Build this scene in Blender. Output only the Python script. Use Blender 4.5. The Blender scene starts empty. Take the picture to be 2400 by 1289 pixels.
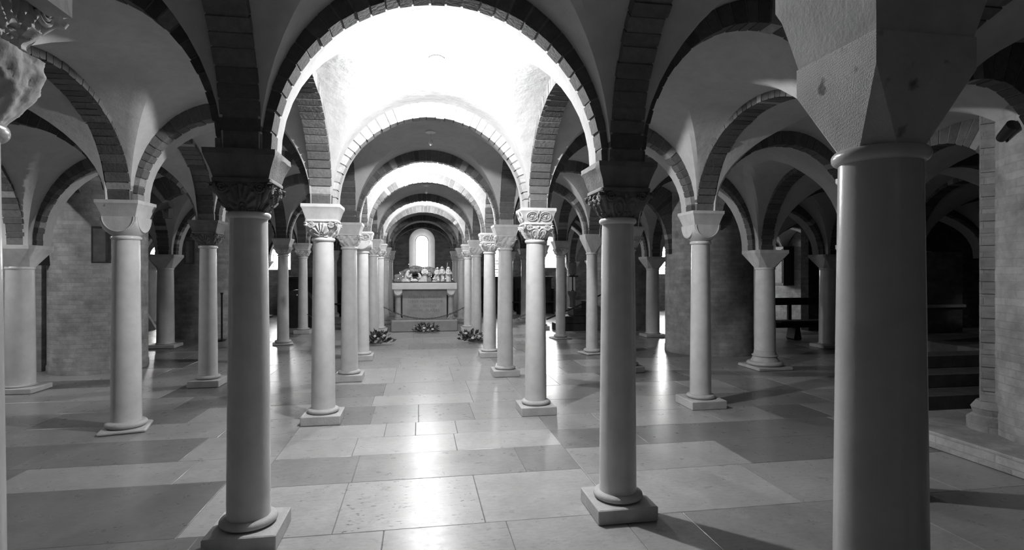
import bpy, bmesh, math, random
from mathutils import Vector, Matrix, noise

C = bpy.context.scene
COL = C.collection
PI = math.pi
rnd = random.Random(7)

# ------------------------------------------------------------------ camera, world, light, exposure
F_PX = 1300.0
YAW = math.atan(219.0 / F_PX)          # the nave runs along +Y, the camera looks a little to its right
cam_d = bpy.data.cameras.new('camera')
cam_d.sensor_fit = 'HORIZONTAL'
cam_d.sensor_width = 36.0
cam_d.lens = 36.0 * F_PX / 2400.0
cam_d.shift_y = (634.0 - 644.5) / 2400.0
cam_d.clip_start = 0.05
cam_d.clip_end = 200
cam = bpy.data.objects.new('camera', cam_d)
cam.location = (0, 0, 1.6)
cam.rotation_euler = (PI / 2, 0, -YAW)
COL.objects.link(cam)
C.camera = cam

world = bpy.data.worlds.new('world')
C.world = world
world.use_nodes = True
world.node_tree.nodes['Background'].inputs[0].default_value = (1, 1, 1, 1)
world.node_tree.nodes['Background'].inputs[1].default_value = 0.0

C.view_settings.view_transform = 'Standard'
C.view_settings.look = 'None'
C.view_settings.gamma = 1.0
C.view_settings.exposure = 0.0
C.view_settings.use_curve_mapping = False
C.cycles.max_bounces = 8
C.cycles.diffuse_bounces = 3
C.cycles.sample_clamp_indirect = 6.0

LAMP_W = 325.0
PANE_E = 7.0

def lamp_light(loc, power):
    d = bpy.data.lights.new('bulb_light', 'POINT')
    d.energy = power
    d.shadow_soft_size = 0.035
    o = bpy.data.objects.new('bulb_light', d)
    o.location = loc
    COL.objects.link(o)
    return o

# ------------------------------------------------------------------ materials (everything grey: a black and white photograph)
def new_mat(name):
    m = bpy.data.materials.new(name)
    m.use_nodes = True
    nt = m.node_tree
    return m, nt, nt.nodes['Principled BSDF']

def N(nt, t, **kw):
    n = nt.nodes.new(t)
    for k, v in kw.items():
        setattr(n, k, v)
    return n

def g(v):
    return (v, v, v, 1)

def ramp(nt, src, p0, c0, p1, c1):
    r = N(nt, 'ShaderNodeValToRGB')
    r.color_ramp.elements[0].position = p0; r.color_ramp.elements[0].color = g(c0)
    r.color_ramp.elements[1].position = p1; r.color_ramp.elements[1].color = g(c1)
    nt.links.new(src, r.inputs[0])
    return r.outputs[0]

def noise_tex(nt, scale, detail=4, rough=0.6, coord='Object', stretch=None):
    tc = N(nt, 'ShaderNodeTexCoord')
    nz = N(nt, 'ShaderNodeTexNoise')
    nz.inputs['Scale'].default_value = scale
    nz.inputs['Detail'].default_value = detail
    nz.inputs['Roughness'].default_value = rough
    src = tc.outputs[coord]
    if stretch:
        mp = N(nt, 'ShaderNodeMapping'); mp.inputs['Scale'].default_value = stretch
        nt.links.new(src, mp.inputs[0]); src = mp.outputs[0]
    nt.links.new(src, nz.inputs['Vector'])
    return nz.outputs[0]

def mixc(nt, a, b, fac, mode='MULTIPLY'):
    m = N(nt, 'ShaderNodeMix', data_type='RGBA', blend_type=mode)
    if isinstance(fac, (int, float)): m.inputs[0].default_value = fac
    else: nt.links.new(fac, m.inputs[0])
    for s, i in ((a, 6), (b, 7)):
        if isinstance(s, tuple): m.inputs[i].default_value = s
        else: nt.links.new(s, m.inputs[i])
    return m.outputs[2]

def bump(nt, bs, h, strength, dist=0.01):
    b = N(nt, 'ShaderNodeBump')
    b.inputs['Strength'].default_value = strength
    b.inputs['Distance'].default_value = dist
    nt.links.new(h, b.inputs['Height'])
    nt.links.new(b.outputs[0], bs.inputs['Normal'])
    return b

def simple(name, v0, v1, scale=6, rough=0.7, bumpv=0.2, bscale=60, bdist=0.004, spec=0.3):
    m, nt, bs = new_mat(name)
    n1 = noise_tex(nt, scale)
    nt.links.new(ramp(nt, n1, 0.3, v0, 0.7, v1), bs.inputs['Base Color'])
    bs.inputs['Roughness'].default_value = rough
    bs.inputs['Specular IOR Level'].default_value = spec
    if bumpv:
        bump(nt, bs, noise_tex(nt, bscale, 3), bumpv, bdist)
    return m

M = {}
M['shaft'] = simple('polished_column_stone', 0.5, 0.62, 5, 0.25, 0.15, 90, 0.002, 0.5)
M['stone'] = simple('carved_capital_stone', 0.44, 0.58, 9, 0.75, 0.3, 70, 0.004)
m, nt, bs = new_mat('tooled_block_stone')
c1 = ramp(nt, noise_tex(nt, 6, 5, 0.6), 0.3, 0.5, 0.7, 0.66)
c2 = ramp(nt, noise_tex(nt, 16, 2, 0.5), 0.27, 0.3, 0.36, 1.0)
nt.links.new(mixc(nt, c1, c2, 1.0), bs.inputs['Base Color'])
bs.inputs['Roughness'].default_value = 0.85
wv = N(nt, 'ShaderNodeTexWave'); wv.inputs['Scale'].default_value = 60; wv.inputs['Distortion'].default_value = 9; wv.inputs['Detail Scale'].default_value = 3; wv.inputs['Detail'].default_value = 3
tc_ = N(nt, 'ShaderNodeTexCoord'); mp_ = N(nt, 'ShaderNodeMapping'); mp_.inputs['Rotation'].default_value = (0.6, 0.7, 0.3)
nt.links.new(tc_.outputs['Object'], mp_.inputs[0]); nt.links.new(mp_.outputs[0], wv.inputs['Vector'])
ad_ = N(nt, 'ShaderNodeMath', operation='ADD'); nt.links.new(wv.outputs['Fac'], ad_.inputs[0]); nt.links.new(c2, ad_.inputs[1])
bump(nt, bs, ad_.outputs[0], 0.35, 0.004)
M['tooled'] = m
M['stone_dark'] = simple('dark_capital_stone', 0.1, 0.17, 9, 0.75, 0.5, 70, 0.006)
M['plinth'] = simple('worn_plinth_stone', 0.4, 0.52, 8, 0.6, 0.5, 50, 0.006)
M['shade_stone'] = simple('shaded_stair_stone', 0.05, 0.09, 8, 0.8, 0.4, 50, 0.006)  # stair stone darkened, the gloom over the steps is put into its colour
M['altar'] = simple('pale_altar_stone', 0.4, 0.48, 5, 0.6, 0.2, 60, 0.004)
M['altar_block'] = simple('grey_altar_block_stone', 0.2, 0.26, 6, 0.6, 0.2, 60, 0.004)
M['reveal'] = simple('white_window_reveal', 0.42, 0.5, 4, 0.85, 0.3, 20, 0.01)
M['black'] = simple('black_painted_metal', 0.012, 0.02, 5, 0.45, 0.0)
M['iron'] = simple('dark_iron', 0.03, 0.06, 9, 0.4, 0.3, 60, 0.002)
M['wood'] = simple('dark_brown_wood', 0.012, 0.03, 7, 0.5, 0.3, 30, 0.003)
M['figure'] = simple('pale_figurine_plaster', 0.42, 0.55, 14, 0.6, 0.2, 60, 0.003)
M['figure_dark'] = simple('grey_figurine_plaster', 0.2, 0.28, 14, 0.6, 0.2, 60, 0.003)
M['rock'] = simple('grotto_rock', 0.05, 0.22, 14, 0.9, 1.0, 22, 0.03)
M['moss'] = simple('moss', 0.02, 0.09, 40, 0.95, 1.0, 80, 0.02)
M['leaf'] = simple('dark_leaf', 0.02, 0.07, 12, 0.4, 0.0)
M['leaf_pale'] = simple('pale_leaf', 0.2, 0.4, 12, 0.5, 0.0)
M['petal'] = simple('white_petal', 0.6, 0.8, 12, 0.6, 0.0)
M['frame'] = simple('grey_picture_frame', 0.07, 0.1, 8, 0.5, 0.2)
M['panel'] = simple('grey_painted_panel', 0.16, 0.26, 9, 0.6, 0.0)
M['letters'] = simple('worn_inscription_letters', 0.12, 0.17, 9, 0.8, 0.0)
M['cone'] = simple('white_lamp_porcelain', 0.6, 0.7, 9, 0.3, 0.0)

def emit(name, s):
    m, nt, bs = new_mat(name)
    bs.inputs['Base Color'].default_value = g(0.8)
    bs.inputs['Emission Color'].default_value = g(1)
    bs.inputs['Emission Strength'].default_value = s
    return m
M['pane'] = emit('daylit_window_glass', PANE_E)
M['pane_far'] = emit('bright_daylit_glass', 7 * PANE_E)
M['bulb'] = emit('lit_bulb_glass', 60)
M['fairy'] = emit('tiny_lit_bulb', 6)
m, nt, bs = new_mat('opal_bulb_glass_unlit')
bs.inputs['Base Color'].default_value = g(0.75); bs.inputs['Roughness'].default_value = 0.12
M['bulb_off'] = m

# lime plaster of the vaults
m, nt, bs = new_mat('lime_plaster')
c1 = ramp(nt, noise_tex(nt, 1.1, 6, 0.6), 0.25, 0.4, 0.75, 0.52)
c2 = ramp(nt, noise_tex(nt, 9, 5, 0.7), 0.3, 0.88, 0.6, 1.0)
nt.links.new(mixc(nt, c1, c2, 1.0), bs.inputs['Base Color'])
bs.inputs['Roughness'].default_value = 0.92
bs.inputs['Specular IOR Level'].default_value = 0.1
bump(nt, bs, noise_tex(nt, 5, 6, 0.6), 0.3, 0.03)
M['plaster'] = m

# voussoir bricks: a tone per brick sits in the 'tone' attribute
def tone_mat(name, rough, spec, n_scale, lo, bstr, bscale, bdist):
    m, nt, bs = new_mat(name)
    at = N(nt, 'ShaderNodeAttribute', attribute_name='tone')
    c2 = ramp(nt, noise_tex(nt, n_scale, 6, 0.7), 0.3, lo, 0.65, 1.0)
    nt.links.new(mixc(nt, at.outputs['Color'], c2, 1.0), bs.inputs['Base Color'])
    bs.inputs['Roughness'].default_value = rough
    bs.inputs['Specular IOR Level'].default_value = spec
    bump(nt, bs, noise_tex(nt, bscale, 4), bstr, bdist)
    return m
M['voussoir'] = tone_mat('arch_brick', 0.9, 0.1, 22, 0.7, 0.6, 40, 0.008)

# stone floor slabs
m, nt, bs = new_mat('floor_slabs')
at = N(nt, 'ShaderNodeAttribute', attribute_name='tone')
c2 = ramp(nt, noise_tex(nt, 2.6, 8, 0.72), 0.32, 0.8, 0.64, 1.04)
c3 = ramp(nt, noise_tex(nt, 26, 6, 0.75, stretch=(0.6, 1.3, 1)), 0.36, 0.82, 0.56, 1.0)
col = mixc(nt, mixc(nt, at.outputs['Color'], c2, 1.0), c3, 1.0)
pit = N(nt, 'ShaderNodeAttribute', attribute_name='pit')
pn = ramp(nt, noise_tex(nt, 24, 6, 0.62, stretch=(0.6, 1.4, 1)), 0.615, 0.0, 0.63, 1.0)
pf = mixc(nt, pn, pit.outputs['Color'], 1.0)
col = mixc(nt, col, g(0.09), pf, 'MIX')
nt.links.new(col, bs.inputs['Base Color'])
rr = ramp(nt, noise_tex(nt, 7, 6, 0.7), 0.3, 0.25, 0.75, 0.38)
nt.links.new(rr, bs.inputs['Roughness'])
bs.inputs['Specular IOR Level'].default_value = 0.3
bump(nt, bs, noise_tex(nt, 4, 4, 0.5), 0.12, 0.01)
M['floor'] = m
M['grout'] = simple('floor_joint', 0.13, 0.18, 20, 0.9, 0.3)

def brick_mat(name, round_r=None, v0=0.2, v1=0.3, mortar=0.24):
    m, nt, bs = new_mat(name)
    tc = N(nt, 'ShaderNodeTexCoord')
    sp = N(nt, 'ShaderNodeSeparateXYZ'); nt.links.new(tc.outputs['Object'], sp.inputs[0])
    cb = N(nt, 'ShaderNodeCombineXYZ')
    if round_r:
        a = N(nt, 'ShaderNodeMath', operation='ARCTAN2')
        nt.links.new(sp.outputs[1], a.inputs[0]); nt.links.new(sp.outputs[0], a.inputs[1])
        b = N(nt, 'ShaderNodeMath', operation='MULTIPLY'); b.inputs[1].default_value = round_r
        nt.links.new(a.outputs[0], b.inputs[0]); nt.links.new(b.outputs[0], cb.inputs[0])
    else:
        a = N(nt, 'ShaderNodeMath', operation='ADD')
        nt.links.new(sp.outputs[0], a.inputs[0]); nt.links.new(sp.outputs[1], a.inputs[1])
        nt.links.new(a.outputs[0], cb.inputs[0])
    nt.links.new(sp.outputs[2], cb.inputs[1])
    # wobble the courses a little
    nz = N(nt, 'ShaderNodeTexNoise'); nz.inputs['Scale'].default_value = 2.5
    nt.links.new(tc.outputs['Object'], nz.inputs['Vector'])
    mx = N(nt, 'ShaderNodeVectorMath', operation='MULTIPLY_ADD')
    nt.links.new(nz.outputs[1], mx.inputs[0]); mx.inputs[1].default_value = (0.03, 0.03, 0)
    nt.links.new(cb.outputs[0], mx.inputs[2])
    bt = N(nt, 'ShaderNodeTexBrick')
    nt.links.new(mx.outputs[0], bt.inputs['Vector'])
    bt.inputs['Color1'].default_value = g(v0); bt.inputs['Color2'].default_value = g(v1)
    bt.inputs['Mortar'].default_value = g(mortar)
    bt.inputs['Scale'].default_value = 1.0
    bt.inputs['Brick Width'].default_value = 0.26
    bt.inputs['Row Height'].default_value = 0.068
    bt.inputs['Mortar Size'].default_value = 0.006
    bt.inputs['Mortar Smooth'].default_value = 0.3
    c2 = ramp(nt, noise_tex(nt, 3.2, 7, 0.7), 0.3, 0.55, 0.68, 1.15)
    nt.links.new(mixc(nt, bt.outputs['Color'], c2, 1.0), bs.inputs['Base Color'])
    bs.inputs['Roughness'].default_value = 0.9
    bs.inputs['Specular IOR Level'].default_value = 0.1
    nn = noise_tex(nt, 18, 5)
    ad = N(nt, 'ShaderNodeMath', operation='MULTIPLY_ADD')
    nt.links.new(bt.outputs['Fac'], ad.inputs[0]); ad.inputs[1].default_value = -1.0
    nt.links.new(nn, ad.inputs[2])
    bump(nt, bs, ad.outputs[0], 0.6, 0.012)
    return m
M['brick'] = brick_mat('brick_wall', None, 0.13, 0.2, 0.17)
M['brick_shade'] = brick_mat('shaded_brick', None, 0.035, 0.06, 0.05)  # near-black copy of the brick, shade of the unlit right side in its colour
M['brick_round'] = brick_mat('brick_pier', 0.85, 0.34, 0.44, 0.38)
M['brick_lit'] = brick_mat('lit_brick', None, 0.3, 0.4, 0.33)  # lighter copy of the brick, the lit look is put into its colour

# ------------------------------------------------------------------ mesh helpers
class MB:
    def __init__(s):
        s.v = []; s.f = []; s.tone = []; s.pit = []
    def add(s, vs, fs, tone=0.5, pit=0.0):
        b = len(s.v)
        s.v += [tuple(p) for p in vs]
        for f in fs:
            s.f.append([b + i for i in f]); s.tone.append(tone); s.pit.append(pit)
        return s
    def box(s, x0, x1, y0, y1, z0, z1, tone=0.5, pit=0.0, bev=0.0, mat=None):
        if bev <= 0:
            vs = [(x, y, z) for z in (z0, z1) for x, y in ((x0, y0), (x1, y0), (x1, y1), (x0, y1))]
            fs = [(0, 3, 2, 1), (4, 5, 6, 7), (0, 1, 5, 4), (1, 2, 6, 5), (2, 3, 7, 6), (3, 0, 4, 7)]
        else:
            b = bev
            rings = []
            for z, i in ((z0, b), (z0 + b, 0), (z1 - b, 0), (z1, b)):
                rings.append([(x0 + i + b * (i == 0) * 0, y0 + i, z), (x1 - i, y0 + i, z), (x1 - i, y1 - i, z), (x0 + i, y1 - i, z)])
            # chamfer the vertical edges too
            rr = []
            for k, r in enumerate(rings):
                (ax, ay, az), _, (cx, cy, _), _ = r
                rr.append([(ax + b, ay, az), (cx - b, ay, az), (cx, ay + b, az), (cx, cy - b, az),
                           (cx - b, cy, az), (ax + b, cy, az), (ax, cy - b, az), (ax, ay + b, az)])
            vs = [p for r in rr for p in r]
            fs = [tuple(reversed(range(8))), tuple(range(24, 32))]
            for k in range(3):
                for i in range(8):
                    j = (i + 1) % 8
                    fs.append((k * 8 + i, k * 8 + j, k * 8 + 8 + j, k * 8 + 8 + i))
        if mat is not None:
            vs = [mat @ Vector(p) for p in vs]
        return s.add(vs, fs, tone, pit)
    def loft(s, rings, cap=True, closed=True, tone=0.5):
        n = len(rings[0]); vs = [p for r in rings for p in r]; fs = []
        for k in range(len(rings) - 1):
            for i in range(n if closed else n - 1):
                j = (i + 1) % n
                fs.append((k * n + i, k * n + j, (k + 1) * n + j, (k + 1) * n + i))
        if cap:
            fs.append(tuple(reversed(range(n))))
            fs.append(tuple(range((len(rings) - 1) * n, len(rings) * n)))
        return s.add(vs, fs, tone)
    def lathe(s, prof, seg=32, cx=0, cy=0, cap=True, tone=0.5, ang=None):
        rings = [[(cx + r * math.cos(2 * PI * i / seg), cy + r * math.sin(2 * PI * i / seg), z) for i in range(seg)] for r, z in prof]
        return s.loft(rings, cap, True, tone)
    def tube(s, pts, r, seg=8, closed=False, taper=None):
        pts = [Vector(p) for p in pts]; n = len(pts); rings = []
        up = Vector((0, 0, 1))
        for i, p in enumerate(pts):
            if closed: d = pts[(i + 1) % n] - pts[i - 1]
            else: d = pts[min(i + 1, n - 1)] - pts[max(i - 1, 0)]
            d.normalize()
            a = d.cross(up)
            if a.length < 1e-3: a = d.cross(Vector((1, 0, 0)))
            a.normalize(); b = d.cross(a)
            rr = r if taper is None else r * taper(i / (n - 1))
            rings.append([p + rr * (math.cos(2 * PI * k / seg) * a + math.sin(2 * PI * k / seg) * b) for k in range(seg)])
        if closed:
            rings.append(rings[0])
            return s.loft(rings, False)
        return s.loft(rings, True)
    def sphere(s, c, r, seg=12, sc=(1, 1, 1)):
        rings = []
        for k in range(seg // 2 + 1):
            ph = -PI / 2 + PI * k / (seg // 2)
            q = max(math.cos(ph), 0.02)
            rings.append([(c[0] + r * sc[0] * q * math.cos(2 * PI * i / seg), c[1] + r * sc[1] * q * math.sin(2 * PI * i / seg), c[2] + r * sc[2] * math.sin(ph)) for i in range(seg)])
        return s.loft(rings)
    def mesh(s, name, mat, angle=35, attr=False):
        me = bpy.data.meshes.new(name)
        me.from_pydata(s.v, [], s.f)
        me.update()
        if attr:
            for nm, arr in (('tone', s.tone), ('pit', s.pit)):
                a = me.attributes.new(nm, 'FLOAT_COLOR', 'FACE')
                buf = []
                for t in arr: buf += [t, t, t, 1.0]
                a.data.foreach_set('color', buf)
        bm = bmesh.new(); bm.from_mesh(me)
        bmesh.ops.recalc_face_normals(bm, faces=bm.faces)
        lim = math.radians(angle)
        for e in bm.edges:
            if len(e.link_faces) == 2 and e.calc_face_angle(0) > lim: e.smooth = False
        for f in bm.faces: f.smooth = angle > 0
        bm.to_mesh(me); bm.free()
        me.materials.append(M[mat])
        return me
    def build(s, name, mat, parent=None, loc=(0, 0, 0), angle=35, attr=False, rotz=0):
        return link(name, s.mesh(name, mat, angle, attr), parent, loc, rotz)

def link(name, me, parent=None, loc=(0, 0, 0), rotz=0):
    o = bpy.data.objects.new(name, me)
    COL.objects.link(o)
    o.location = loc
    o.rotation_euler = (0, 0, rotz)
    if parent is not None: o.parent = parent
    return o

def tag(o, label, cat, group=None, kind=None):
    o['label'] = label; o['category'] = cat
    if group: o['group'] = group
    if kind: o['kind'] = kind
    return o

def thing(name, label, cat, loc=(0, 0, 0), rotz=0, group=None):
    o = bpy.data.objects.new(name, None)
    o.empty_display_size = 0.2
    COL.objects.link(o); o.location = loc; o.rotation_euler = (0, 0, rotz)
    return tag(o, label, cat, group)

def struct(name, mb, mat, angle=35, attr=False, loc=(0, 0, 0)):
    o = mb.build(name, mat, None, loc, angle, attr)
    o['kind'] = 'structure'
    return o

# ------------------------------------------------------------------ the grid of the crypt
XS = {'Lw': -10.5, 'Lc': -7.9, 'Lb': -5.2, 'La': -2.9, 'L': -1.0, 'R': 1.31, 'Ra': 3.3, 'Rb': 5.6, 'Rc': 8.4, 'Rw': 12.3}
KX = ['Lw', 'Lc', 'Lb', 'La', 'L', 'R', 'Ra', 'Rb', 'Rc', 'Rw']
YS = [-0.9, 1.4, 3.53, 6.16, 8.42, 10.3, 12.7, 14.8, 17.2, 20.0, 22.0]
# YS index: row r of the notes = index r + 1
ZT = 2.29            # top of the impost blocks in the nave and inner aisles
ZO = 1.93            # and in the outer aisles
def spring(k):
    return ZT if k in ('La', 'L', 'R', 'Ra') else ZO
PIERS = {('Lb', 5): (-5.17, 10.12, 0.67), ('Lb', 7): (-5.2, 14.8, 0.85), ('Rb', 5): (5.72, 10.3, 0.835),
         ('Rb', 7): (5.6, 14.8, 0.85), ('Rb', 2): (5.8, 3.7, 0.85), ('Lb', 2): (-5.2, 3.53, 0.85)}
def is_pier(k, j): return (k, j) in PIERS

# ------------------------------------------------------------------ floor
def build_floor():
    mb = MB()
    r = random.Random(11)
    D, Mi, L_ = 0.17, 0.26, 0.38
    c0, c1 = -1.2, 1.3
    def slab(x0, x1, y0, y1, t, pit=0.0):
        gp = 0.0022
        t *= r.uniform(0.94, 1.06)
        mb.box(x0 + gp, x1 - gp, y0 + gp, y1 - gp, -0.05, r.uniform(-0.0015, 0.0), t, pit, bev=0.003)
    def row(y0, y1, breaks, tones, pits=None):
        for i, t in enumerate(tones):
            if breaks[0] == c0: t *= 1.12
            slab(breaks[i], breaks[i + 1], y0, y1, t, (pits or {}).get(i, 0.0))
    def rand_row(x0, x1, y0, y1, bias=None):
        x = x0
        while x < x1 - 1e-6:
            w = r.uniform(0.55, 1.5)
            if x + w > x1 - 0.4: w = x1 - x
            t = r.choice([D, Mi, L_, L_, Mi, L_ * .85]) if bias is None else bias
            slab(x, x + w, y0, y1, t)
            x += w
    # nave strip
    row(3.5, 4.33, [c0, -0.52, 0.42, c1], [L_, L_, L_], {1: 1.0, 0: 0.3})
    row(4.33, 4.95, [c0, -0.5, 0.85, c1], [Mi, Mi * 1.05, Mi * .95], {1: 0.3, 0: 0.1})
    row(4.95, 5.47, [c0, -0.57, 0.34, c1], [L_, L_, L_], {1: 0.05})
    row(5.47, 5.94, [c0, -0.33, -0.03, 0.38, c1], [L_, L_ * 1.02, L_, L_ * .95])
    row(5.94, 6.72, [c0, -0.5, 0.0, 0.6, c1], [D * 1.2, Mi * 1.1, Mi, L_ * .85])
    row(6.72, 7.25, [c0, -0.55, 0.66, c1], [Mi, L_ * .95, L_ * .85])
    row(7.25, 8.05, [c0, -0.45, 0.67, c1], [D * 1.3, L_ * .9, L_ * .85])
    row(8.05, 9.3, [c0, -0.35, 0.5, c1], [L_ * .9, L_ * .85, L_ * .85])
    row(9.3, 10.4, [c0, -0.3, 0.7, c1], [Mi, L_ * .8, L_ * .8])
    row(10.4, 11.4, [c0, 0.2, c1], [L_ * .8, L_ * .85])
    row(11.4, 12.3, [c0, -0.2, c1], [Mi, Mi * .95])
    row(12.3, 13.3, [c0, 0.1, c1], [L_ * .8, L_ * .75])
    for y0, y1 in ((13.3, 14.4), (14.4, 15.6), (15.6, 17), (17, 18.5), (18.5, 20), (20, 22)):
        rand_row(c0, c1, y0, y1, L_ * .85)
    row(2.9, 3.5, [c0, -0.21, 0.55, c1], [L_, L_ * .98, L_], {1: 0.35})
    for y0, y1 in ((-4, -3.2), (-3.2, -2.3), (-2.3, -1.4), (-1.4, -.5), (-.5, .5), (.5, 1.3), (1.3, 2.1), (2.1, 2.9)):
        rand_row(c0, c1, y0, y1)
    # left part
    a0 = -10.5
    row(3.6, 4.52, [-4.2, -3.0, -1.43, c0], [D * 1.15, D, L_])
    rand_row(a0, -4.2, 3.6, 4.52)
    row(4.52, 5.05, [-3.6, -3.1, -1.82, c0], [D, L_ * .9, L_ * .88])
    rand_row(a0, -3.6, 4.52, 5.05)
    row(5.05, 5.72, [-4.4, -3.25, -1.98, c0], [D, D * 1.2, L_ * .88])
    rand_row(a0, -4.4, 5.05, 5.72)
    row(5.72, 6.3, [-4.0, -2.7, -1.9, c0], [Mi, L_ * .8, L_ * .8])
    rand_row(a0, -4.0, 5.72, 6.3)
    row(6.3, 6.95, [-5.0, -3.9, -2.4, c0], [L_ * .75, D * 1.2, L_ * .85])
    rand_row(a0, -5.0, 6.3, 6.95)
    row(6.95, 7.6, [-5.2, -4.0, -2.8, c0], [L_ * .8, Mi, D * 1.15])
    rand_row(a0, -5.2, 6.95, 7.6)
    row(2.7, 3.6, [-3.2, -1.3, c0], [D * 1.1, D]); rand_row(a0, -3.2, 2.7, 3.6)
    y = 7.6
    while y < 22 - 1e-6:
        h = r.uniform(0.55, 0.9)
        if y + h > 21.6: h = 22 - y
        rand_row(a0, c0, y, y + h); y += h
    y = -4.0
    while y < 2.7 - 1e-6:
        h = r.uniform(0.6, 0.95)
        if y + h > 2.3: h = 2.7 - y
        rand_row(a0, c0, y, y + h); y += h
    # right part
    b1 = 12.3
    row(2.6, 3.44, [c1, 1.72, 3.2, 4.6], [L_, Mi * 1.1, Mi])
    rand_row(4.6, b1, 2.6, 3.44)
    row(3.44, 4.21, [c1, 2.6, 3.9, 5.0], [L_, L_ * .9, L_ * .85], {0: 0.08})
    rand_row(5.0, b1, 3.44, 4.21)
    row(4.21, 4.84, [c1, 2.74, 4.6], [L_ * .95, D * 1.05])
    rand_row(4.6, b1, 4.21, 4.84)
    row(4.84, 5.42, [c1, 2.1, 4.4], [D * 1.15, D * 1.05])
    rand_row(4.4, b1, 4.84, 5.42)
    row(5.42, 6.0, [c1, 1.9, 3.2, 3.9, 4.5, 5.6], [L_ * .85, L_ * .95, L_ * .8, D, L_ * .75])
    rand_row(5.6, b1, 5.42, 6.0)
    row(6.0, 6.7, [c1, 2.3, 3.6, 5.0], [L_ * .8, L_ * .85, Mi])
    rand_row(5.0, b1, 6.0, 6.7)
    y = 6.7
    while y < 22 - 1e-6:
        h = r.uniform(0.55, 0.9)
        if y + h > 21.6: h = 22 - y
        rand_row(c1, b1, y, y + h); y += h
    y = -4.0
    while y < 2.6 - 1e-6:
        h = r.uniform(0.6, 0.95)
        if y + h > 2.2: h = 2.6 - y
        rand_row(c1, b1, y, y + h); y += h
    struct('floor', mb, 'floor', 30, True)
    gb = MB().box(-11, 12.8, -4.5, 22.6, -0.2, -0.004)
    struct('floor_bed', gb, 'grout')
build_floor()

# ------------------------------------------------------------------ vaults
APEX_X = {('Lw', 'Lc'): 2.85, ('Lc', 'Lb'): 2.92, ('Lb', 'La'): 3.04, ('La', 'L'): 3.14, ('L', 'R'): 3.25,
          ('R', 'Ra'): 3.14, ('Ra', 'Rb'): 3.12, ('Rb', 'Rc'): 2.95, ('Rc', 'Rw'): 2.9}
APEX_Y = {'Lw': 2.85, 'Lc': 2.96, 'Lb': 3.05, 'La': 3.2, 'L': 3.26, 'R': 3.26, 'Ra': 3.2, 'Rb': 3.05, 'Rc': 2.98, 'Rw': 2.85}
WEB_Y = {'L': 0.13, 'R': 0.13, 'La': 0.06, 'Ra': 0.06, 'Lb': 0.07, 'Rb': 0.07, 'Lc': 0.07, 'Rc': 0.07, 'Lw': 0.1, 'Rw': 0.1}
WEB = 0.165
def apex_x(k0, k1, j):
    a = APEX_X[(k0, k1)]
    if (k0, k1) == ('L', 'R'):
        a = {2: 3.285, 3: 3.25, 4: 3.22, 5: 3.2, 6: 3.16}.get(j, 3.2)
        if j > 6: a = 3.12
    if j == 2 and (k0, k1) == ('R', 'Ra'): a = 3.28
    if j == 2 and (k0, k1) == ('La', 'L'): a = 3.2
    return a
def arc(s0, s1, ap, u):
    s = s0 if u < 0.5 else s1
    t = abs(2 * u - 1)
    return s + (ap - s) * math.sqrt(max(0.0, 1 - t * t))

def web_in(k):
    if k in ('Lw', 'Rw'): return 0.1
    return 0.148 if spring(k) == ZT else 0.198
def build_webs():
    mb = MB()
    n = 28
    e = 0.095
    def nodes(w0, w1, L, e0=0.095):
        """distances along the bay and the 0..1 arch parameter (None inside the corner solid)"""
        out = [(e0, None), (w0 - 0.0005, None)]
        for i in range(n + 1):
            t = (1 - math.cos(PI * i / n)) / 2
            out.append((w0 + (L - w0 - w1) * t, t))
        out += [(L - w1 + 0.0005, None), (L - e, None)]
        return out
    for j in range(len(YS) - 1):
        for i in range(len(KX) - 1):
            k0, k1 = KX[i], KX[i + 1]
            X0, X1, Y0, Y1 = XS[k0], XS[k1], YS[j], YS[j + 1]
            s0, s1 = spring(k0), spring(k1)
            wy = max(web_in(k0), web_in(k1)) if (k0[0] == 'L' and k1[0] == 'L') else max(web_in(k0), web_in(k1))
            ny = nodes(wy, wy, Y1 - Y0, 0.01)
            m = len(ny); vs = []
            for dy, v in ny:
                vv = dy / (Y1 - Y0)
                sh = 0.048 * min(1.0, max(0.0, (vv - 0.3) / 0.5))      # the webs stand back from the near face of each crosswise arch
                nx = nodes(web_in(k0) - sh, web_in(k1) - sh, X1 - X0)
                for dx, u in nx:
                    uu = dx / (X1 - X0)
                    lo = (s0 if uu < .5 else s1) - 0.06
                    zx = zy = lo
                    if u is not None:
                        ax0 = arc(s0, s1, apex_x(k0, k1, j) + WEB, u)
                        ax1 = arc(s0, s1, apex_x(k0, k1, j + 1) + WEB, u)
                        zx = ax0 + (ax1 - ax0) * vv + 0.05 * vv * (1 - vv) * math.sqrt(max(0, 1 - (2 * u - 1) ** 2))
                    if v is not None:
                        ay0 = arc(s0, s0, APEX_Y[k0] + WEB_Y[k0], v)
                        ay1 = arc(s1, s1, APEX_Y[k1] + WEB_Y[k1], v)
                        zy = ay0 + (ay1 - ay0) * uu + 0.05 * uu * (1 - uu) * math.sqrt(max(0, 1 - (2 * v - 1) ** 2))
                    vs.append((X0 + dx, Y0 + dy, max(zx, zy)))
            fs = []
            for b in range(m - 1):
                for a in range(m - 1):
                    p, q, r_, s_ = b * m + a, b * m + a + 1, (b + 1) * m + a + 1, (b + 1) * m + a
                    if (a < (m - 1) / 2) == (b < (m - 1) / 2): fs += [(p, q, r_), (p, r_, s_)]
                    else: fs += [(p, q, s_), (q, r_, s_)]
            mb.add(vs, fs)
    o = struct('ceiling', mb, 'plaster', 22)
    # the solid floor of the church above
    struct('ceiling_slab', MB().box(-11.2, 13, -4.8, 22.8, 3.75, 3.95), 'plaster')
    return o
build_webs()

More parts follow.
